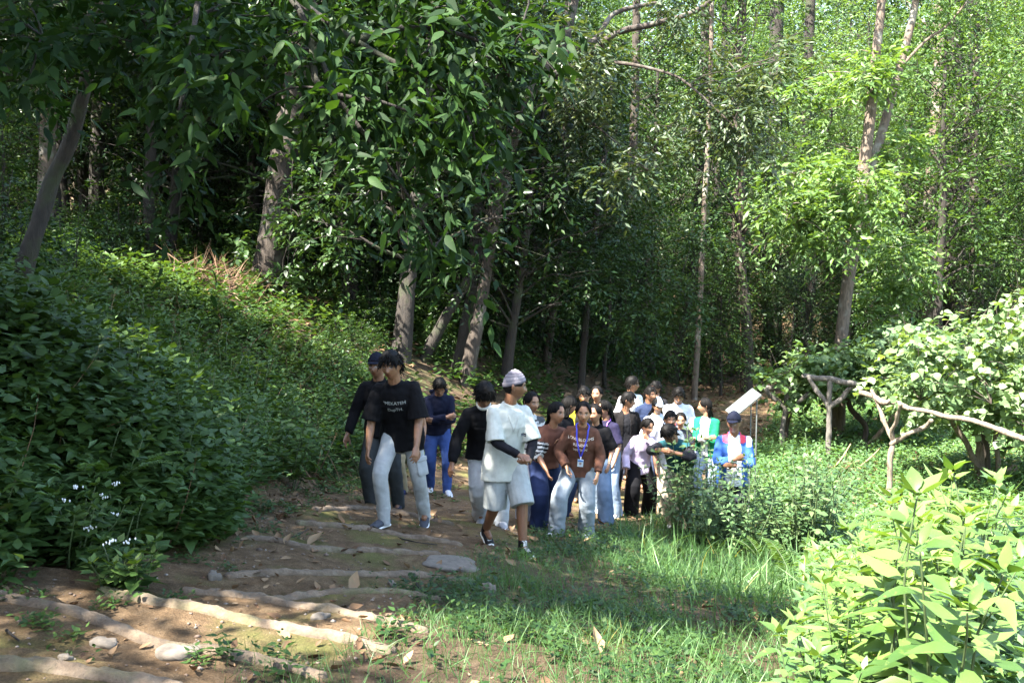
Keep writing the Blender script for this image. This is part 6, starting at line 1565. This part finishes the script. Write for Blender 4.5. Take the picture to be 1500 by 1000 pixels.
# ================================================================ field, plants, board
M_WOOD = bark_mat('weathered_pole', (.06, .045, .03), (.24, .19, .14))
M_WOODG = bark_mat('grey_pole', (.045, .04, .034), (.15, .135, .115))
M_BAMBOO = plain('cane', (.36, .25, .12), .55, .2, 25)
M_STEM = plain('green_stem', (.05, .075, .025), .6, .2, 30)
def pole(a, b, r0, r1, seed, wob=.02, n=5):
    rg = np.random.default_rng(seed); P = [a + (b - a) * t + rg.normal(0, wob, 3) * (0 < t < 1) for t in np.linspace(0, 1, n)]
    v, f = loft(P, list(np.linspace(r0, r1, n)), seg=12, sub=8)
    c_ = a + ((v - a) @ nrm(b - a))[:, None] * nrm(b - a); v = v + (v - c_) * ((fbm(v, 7, seed, 3) - .5) * .75 + (vnoise(v, 22, seed) > .8) * .12)[:, None]
    return v, f
def build_trellis():
    fr = [('vine_trellis', 'sunlit forked wooden post with long rails carrying the vines', (1296, 738), M_WOOD,
           [('post', (1296, 738, 0), (1309, 642, 0), .06, .05), ('brace', (1309, 645, 0), (1277, 572, .4), .046, .04), ('brace', (1309, 645, 0), (1319, 592, -.5), .045, .04), ('brace', (1306, 650, 0), (1364, 616, -.6), .048, .044),
            ('rail', (1262, 575, .8), (1330, 598, -.6), .055, .05), ('rail', (1322, 596, -.4), (1404, 612, -1.8), .045, .042), ('rail', (1402, 611, -1.75), (1530, 650, -3.6), .048, .048), ('rail', (1530, 650, -3.58), (1720, 705, -5.6), .048, .05)]),
          ('vine_trellis', 'grey T-shaped wooden frame in the middle of the vine row', (1212, 671), M_WOODG, [('post', (1212, 671, 0), (1216, 556, 0), .06, .05), ('rail', (1178, 550, .3), (1254, 562, -.3), .055, .055), ('brace', (1186, 555, .2), (1214, 598, 0), .045, .045), ('brace', (1250, 565, -.2), (1214, 598, 0), .05, .05)]),
          ('vine_trellis', 'shaded far wooden frame at the crowd end of the vine row', (1143, 661), M_WOODG, [('post', (1143, 661, 0), (1152, 568, 0), .055, .045), ('rail', (1110, 566, .3), (1156, 569, -.2), .05, .05), ('brace', (1122, 570, .1), (1154, 602, 0), .045, .045), ('brace', (1184, 577, -.3), (1154, 602, 0), .045, .045)]),
          ('vine_trellis', 'stout post with slanting brace under the end of the vine rails', (1437, 704), M_WOOD, [('post', (1437, 704, 0), (1437, 625, 0), .11, .10), ('brace', (1438, 692, -.15), (1392, 608, -.6), .06, .055), ('brace', (1461, 700, -.2), (1459, 632, -.2), .05, .05), ('foot_log', (1450, 700, -.4), (1486, 684, -.2), .06, .06)])]
    top = None
    for i, (nm, lab, bp, mat, parts) in enumerate(fr):
        b = gpx(*bp); d0 = b @ F; (lambda *a: None)('TRELLIS', d0); t = thing(nm, lab, 'trellis', b, 0, 'wooden frames of the vine row')
        for j, (pn, a, e, r0, r1) in enumerate(parts):
            A = at(a[0], a[1], d0 + a[2]); B = at(e[0], e[1], d0 + e[2]); k = d0 / 20
            if pn == 'post': A = A - np.array([0, 0, .3])
            v, f = pole(A, B, r0 * k, r1 * k, 10 * i + j); link(pn, new_mesh(pn, v - b, f, mat), t)
    # the vines on the rails
    rg = np.random.default_rng(9)
    TV = T_MID(.92, .18, .06)
    def vine(lab, bp, stempts, clumps, seed, leaf, mat, tend=()):
        h = Hero('climbing_vine', lab, 'vine', 'vines on the wooden frames', seed); b = gpx(*bp); d0 = b @ F; P, r = up(b, stempts, [.05] * 9); h.stem(P, [.05 * d0 / 18] * len(P), amp=.1, seg=8)
        for poly, n, da, db, rr, m in clumps: h.leaves(px_poly(h.rg, n, poly, d0 + da, d0 + db), rr, m, leaf, TV, .34, 5, .3, flat=.6, sun=False, twig=.012)
        for q in tend:
            pts = [at(x, y, d0 + dd) for x, y, dd in q]; h.mb.add(loft(pts, list(np.linspace(.008, .003, len(pts))), seg=5, sub=4), .5); A = np.array(pts); h.cl.append(sprays(A[1:], nrm(rg.normal(size=(len(A) - 1, 3))), .1, 2, leaf * .55, TV, h.rg))
        h.done(M_BARK, mat)
    vine('big sunlit vine piled on the rails at the picture edge', (1448, 712), [(1446, 660), (1440, 615, -.5), (1460, 580, -1)],
         [([(1270, 540), (1320, 490), (1440, 466), (1560, 445), (1720, 440), (1720, 700), (1560, 660), (1420, 612), (1310, 600)], 190, -2.4, 1.6, .38, 14), ([(1290, 470), (1500, 430), (1500, 480), (1300, 500)], 12, -1.5, 1, .25, 4)], 41, .165, M_LEAFV, [[(1330, 500, 0), (1322, 462, 0), (1312, 448, -.1)], [(1375, 500, 0), (1392, 466, 0), (1420, 452, 0), (1443, 462, .2), (1447, 490, .2)], [(1430, 480, -1), (1452, 448, -1), (1490, 446, -1), (1505, 470, -1)], [(1465, 480, -.6), (1458, 440, -.6), (1470, 415, -.8)], [(1490, 470, -1), (1492, 430, -1), (1488, 395, -1)]])
    vine('vine in the middle of the row with blue-green leaves over the grey frame', (1263, 657), [(1268, 625), (1246, 598), (1240, 570)],
         [([(1170, 545), (1250, 508), (1330, 480), (1360, 580), (1310, 600), (1250, 568), (1190, 570)], 80, -1.2, 1.4, .38, 12)], 42, .165, M_LEAFV, [[(1290, 500, 0), (1300, 478, 0), (1318, 470, 0)]])
    vine('shaded vine at the far end of the row next to the wood', (1150, 655), [(1152, 620), (1160, 590), (1150, 560)],
         [([(1118, 540), (1140, 515), (1200, 520), (1235, 545), (1190, 580), (1140, 590)], 24, -1, 1.2, .36, 9)], 43, .17, M_LEAFR, [[(1140, 540, 0), (1128, 512, 0), (1120, 505, 0)]])
    # canes leaning in the grass and a fallen pole
    for a, b_, lab in (((1200, 712), (1246, 650), 'thin yellow cane leaning in the grass, the one next to the shrubs'), ((1230, 704), (1290, 655), 'thin yellow cane leaning in the grass, the one next to the forked post')):
        A = gpx(*a); B = at(b_[0], b_[1], A @ F + .8); tag(link('cane', new_mesh('cane', *pole(A - [0, 0, .1], B, .011, .009, 3, .004), M_BAMBOO)), lab, 'cane', 'canes in the grass')
    A = gpx(1266, 657); B = at(1314, 606, A @ F - 1); tag(link('fallen_pole', new_mesh('fallen_pole', *pole(A, B, .06, .05, 4), M_WOOD)), 'grey pole slanting up from the ground between the vine trunks', 'pole')
def build_board():
    c = at(1089, 590, 15.4); S = nrm(np.array([.77, .0, .64])); W = nrm(np.array([0, 1, 0]) + .16 * np.array([-.64, 0, .77])); W = nrm(W - (W @ S) * S); N = nrm(np.cross(W, S)) ; N = N if N[2] > 0 else -N
    g = gz(c[0], c[1]); t = thing('information_board', 'white tilted information board on metal legs at the edge of the wood', 'sign', (c[0], c[1], g)); o = np.array([c[0], c[1], g])
    wm = plain('board_white', (.22, .25, .235), .35, .25, 9); gm = plain('board_frame', (.12, .13, .125), .4, .1, 20, .4); im = plain('faded_print', (.09, .125, .105), .5, .2, 12)
    pn = link('panel', new_mesh('panel', *box(c - o, (.26, .20, .006), S, W, N), wm, False), t)
    mb = MB()
    for s in (-1, 1): mb.add(box(c - o + W * s * .205, (.27, .007, .010), S, W, N)); mb.add(box(c - o + S * s * .266, (.008, .20, .010), S, W, N))
    link('frame', new_mesh('frame', mb.verts(), mb.F, gm, False), t)
    mb = MB()
    for k in range(6): mb.add(box(c - o + N * .008 + S * (.18 - .065 * k), (.009, .13 - .025 * (k % 3), .002), S, W, N))
    link('printed_lines', new_mesh('printed_lines', mb.verts(), mb.F, im, False), pn)
    for sw in (-1, 1):
        for ss, zz in ((-.2, 0), (.2, 0)):
            a = c + W * sw * .13 + S * ss - N * .015
            a[2] -= .01; b = np.array([a[0], a[1], gz(a[0], a[1]) - .2]); link('leg', new_mesh('leg', *loft([b - o, a - o], [.010, .010], seg=8, sub=1), gm), t)
M_LEAFV = leaf_mat('vine_leaf', (.08, .145, .065), (.14, .22, .105), (.22, .30, .165), trans=.38, rough=.42)
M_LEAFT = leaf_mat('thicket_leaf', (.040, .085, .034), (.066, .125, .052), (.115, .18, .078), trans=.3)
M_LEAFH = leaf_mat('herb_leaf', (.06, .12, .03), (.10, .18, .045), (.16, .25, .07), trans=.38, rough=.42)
def build_plants():
    rg = np.random.default_rng(15)
    def protos(name, lab, group, n, **kw):
        out = []
        for i in range(n):
            s, l = herb_model(seed=kw.pop('seed', 1) if i == 0 else 50 + i + int(rg.integers(100)), **kw); t = thing(name, lab, 'plant', (0, 0, 0), 0, group); link('stem', s, t); link('leaves', l, t); out.append([t, 0])
        return out
    def put(e, p, rz, sc, tilt=0):
        t = e[0] if e[1] == 0 else copy_thing(e[0], p, rz, sc)
        t.location = [float(q) for q in p]; t.rotation_euler = (tilt * math.cos(rz * 3), tilt * math.sin(rz * 3), rz); t.scale = (sc,) * 3; e[1] += 1; return t
    # big nettle-like herbs in the sunny corner
    A = protos('tall_herb', 'sunlit tall herb with long pointed leaves in the thicket at the bottom corner', 'tall herbs in the sunny corner', 4, h=1.0, stems=4, nodes=8, leaf=.22, ratio=.42, mat=M_LEAFH, stem_col=M_STEM, spread=.30, templ=T_MID(.42, .22, .12))
    n = 0; P = []
    for _ in range(900):
        y = rg.uniform(3.6, 9.5); x = rg.uniform(1.2, 6.5); p = np.array([x, y, gz(x, y)]); q = proj(p)
        topy = np.interp(q[0], [1180, 1250, 1330, 1420, 1500, 1600], [880, 800, 740, 690, 660, 640])     # upper outline of the thicket
        if q[0] < 1205 or q[0] > 1950: continue
        H = (q[1] - topy) / 1458 * q[2]
        if H < .35 or H > 1.35: continue
        if any(np.hypot(p[0] - a[0], p[1] - a[1]) < .26 for a in P): continue
        P.append(p); put(A[n % 4], p, rg.uniform(0, 6.28), min(1.25, H * rg.uniform(.75, 1.05)), .12); n += 1
        if n >= 84: break
    # the shaded thicket in front of the crowd
    B = protos('bushy_herb', 'shaded blue-green herb of the waist-high thicket between the crowd and the grass', 'shaded herbs in front of the crowd', 4, h=1.15, stems=5, nodes=10, leaf=.115, ratio=.52, mat=M_LEAFT, stem_col=M_STEM, spread=.34, seed=9, templ=T_MID(.50, .16, .10))
    m = 0; P = []
    for _ in range(4000):
        y = rg.uniform(7.5, 13); x = rg.uniform(.9, 4.6); p = np.array([x, y, gz(x, y)]); q = proj(p)
        topy = np.interp(q[0], [960, 985, 1020, 1060, 1100, 1160, 1210, 1250], [730, 630, 630, 680, 690, 650, 680, 720])
        if not (975 < q[0] < 1255): continue
        if q[1] > np.interp(q[0], [960, 1040, 1120, 1250], [775, 812, 830, 835]): continue
        H = (q[1] - topy) / 1458 * q[2]
        if H < .3 or H > 1.7: continue
        if np.hypot(p[0] - at(1077, 500, 12.3)[0], p[1] - 12.3) < .3 or np.hypot(p[0] - at(1000, 500, 13)[0], p[1] - 13) < .3: continue
        if any(np.hypot(p[0] - a[0], p[1] - a[1]) < .17 for a in P): continue
        P.append(p); put(B[m % 4], p, rg.uniform(0, 6.28), min(1.3, H / 1.1 * rg.uniform(.45, 1.15)), .2); m += 1
        if m >= 46: break
    (lambda *a: None)('HERBS', n, m)
    E = protos('bank_weed', 'taller leafy weed standing out of the undergrowth on the near bank', 'taller weeds on the bank', 4, h=.75, stems=3, nodes=7, leaf=.15, ratio=.55, mat=M_LEAFK, stem_col=M_STEM, spread=.2, templ=T_MID(.55, .18, .12))
    m = 0
    for _ in range(600):
        y = rg.uniform(4.2, 14.5); x = xl(y) - rg.uniform(-.1, 2.6); p = np.array([x, y, gz(x, y)]); q = proj(p + [0, 0, .4])
        if not (-40 < q[0] < 560) or m >= 70: continue
        put(E[m % 4], p, rg.uniform(0, 6.28), rg.uniform(.7, 1.25), .2); m += 1
    # ferns on the verge
    FL = ['fern on the verge just below the shaded thicket', 'fern nearest the feet of the girl with the lanyard', 'fern by the yellow stalk at the edge of the sun', 'bright fern frond standing out of the bank undergrowth by the white flowers', 'small fern in the middle of the verge grass', 'fern between the thicket and the yellow stalk']
    for i, (px, py, L) in enumerate([(1040, 800, .5), (930, 800, .42), (1165, 860, .55), (150, 790, .62), (985, 830, .36), (1120, 830, .5)]):
        s, f = fern_model(30 + i, 7 if i != 3 else 6, L, M_LEAFH if i == 3 else M_LEAF, M_STEM); p = gpx(px, py); t = thing('fern', FL[i], 'fern', p + ([0, 0, .28] if i == 3 else [0, 0, 0]), rg.uniform(0, 6), 'ferns'); link('stalk', s, t); link('frond', f, t)
    # white flowering weeds in the bank
    wf = plain('white_petal', (.72, .73, .74), .6, .06, 60)
    ff = [(112, 720), (150, 735), (172, 715), (160, 800), (130, 780), (190, 800), (95, 740), (170, 760)]
    FWL = ['white-flowered weed, topmost of those in the bank', 'white-flowered weed under the bright fern frond', 'white-flowered weed with a single small head by the fern tip', 'white-flowered weed lowest of those in the bank with two heads', 'white-flowered weed half hidden in dark leaves', 'white-flowered weed nearest the foot of the bank', 'white-flowered weed farthest along the bank from the steps', 'white-flowered weed in the middle of the flowering patch']
    for i, (px, py) in enumerate(ff):
        g = gpx(px, py + 30); d = g @ F - .60; hd = at(px, py, d); g2 = np.array([hd[0], hd[1], gz(hd[0], hd[1])]); t = thing('flowering_weed', FWL[i], 'plant', g2, 0, 'white flowering weeds in the bank')
        s, l = herb_model(seed=400 + i, h=max(.25, hd[2] - g2[2]), stems=5, nodes=8, leaf=.12, ratio=.6, mat=M_LEAFK, stem_col=M_STEM, spread=.22); link('stem', s, t); link('leaves', l, t)
        mb = MB()
        for k in range(int(rg.integers(6, 12))):
            c = hd - g2 + np.array([rg.normal(0, .018), rg.normal(0, .018), rg.normal(.03, .006)])
            mb.add(loft([c - [0, 0, .006], c, c + [0, 0, .005]], [.0015, .0055, .004], seg=6, sub=1))
        link('flower_head', new_mesh('flower_head', mb.verts(), mb.F, wf), t)
    # yellow stalk and a seedling
    p = gpx(1170, 900); top = at(1180, 800, p @ F); t = thing('grass_stalk', 'single tall yellowish stalk standing at the edge of the sun', 'plant', p); link('stem', new_mesh('stem', *loft([np.zeros(3), (top - p) * .5 + [.01, 0, 0], top - p], [.008, .006, .004], seg=6, sub=3), plain('yellow_stalk', (.40, .36, .12), .6)), t)
    v, tt, a = cloud(np.array([(top - p)] * 4 + [(top - p) * .6] * 2), nrm(rg.normal(size=(6, 3)) + [.3, 0, .2]), np.array([[0, 0, 1.0]] * 6), np.full(6, .14), T_MID(.28), rg); link('leaves', new_mesh('leaves', v, tt, M_LEAFH, True, {'rnd': a}), t)
    # heap of dead stalks in the sun on the hillside
    p = gpx(318, 425); d = p @ F; (lambda *a: None)('STRAW', d); k = d / 1458; N = 420; o = np.stack([rg.normal(0, 26, N) * k, rg.normal(0, .3, N), np.abs(rg.normal(0, 8, N)) * k], 1); o = on_ground(p + o) - p + np.stack([np.zeros(N), np.zeros(N), rg.uniform(0, 22, N) * k], 1)
    dd = nrm(np.stack([rg.normal(.1, .8, N), rg.normal(-.2, .5, N), rg.uniform(-.5, 1.0, N)], 1)); t = tag(link('brush_heap', None, None, p), 'heap of dry straw-coloured stalks in the sun on the hillside', 'brush heap')
    v, tt, a = cloud(o, dd, rsph(rg, N), rg.uniform(25, 60, N) * k, T_BLADE(.03, .3), rg); link('dry_stalks', new_mesh('dry_stalks', v, tt, M_STRAW, True, {'rnd': a}), t)
    N = 50; v, tt, a = cloud(np.zeros((N, 3)) + [0, 0, 6 * k], nrm(np.stack([rg.normal(.05, .16, N), rg.normal(0, .2, N), np.ones(N)], 1)), rsph(rg, N), rg.uniform(28, 50, N) * k, T_BLADE(.05, .2), rg); link('stump', new_mesh('stump', v, tt, M_STRAW, True, {'rnd': a * .4}), t)
# ================================================================ build
import time as _t
_t0 = _t.time()
def _lap(s):
    if DEBUG: print('LAP', s, round(_t.time() - _t0, 1), file=DEBUG)
def build_haze(den):
    lo, hi = np.array([-96.5, -23, -9.0]), np.array([121, 178, 62.0])
    m = bpy.data.materials.new('haze'); m.use_nodes = True; nt = m.node_tree; nt.nodes.remove(nt.nodes['Principled BSDF'])
    v = nt.nodes.new('ShaderNodeVolumePrincipled'); v.inputs['Color'].default_value = (.82, .90, .92, 1); v.inputs['Density'].default_value = den; v.inputs['Anisotropy'].default_value = .25
    nt.links.new(v.outputs[0], nt.nodes['Material Output'].inputs['Volume'])
    o = link('haze', new_mesh('haze', *box((lo + hi) / 2, (hi - lo) / 2), m, False)); o['kind'] = 'stuff'; o['label'] = 'thin pale haze hanging in the air of the wood'
camera_and_light()
set_steps()
build_ground(); _lap('ground')
if PEOPLE: build_people(); _lap('people')
build_steps(); build_stones(); _lap('steps')
build_cover(); _lap('cover')
hero_trees(); _lap('heroes')
forest(); _lap('forest')
if HAZE: build_haze(HAZE)
build_trellis(); build_board(); build_plants(); _lap('plants')
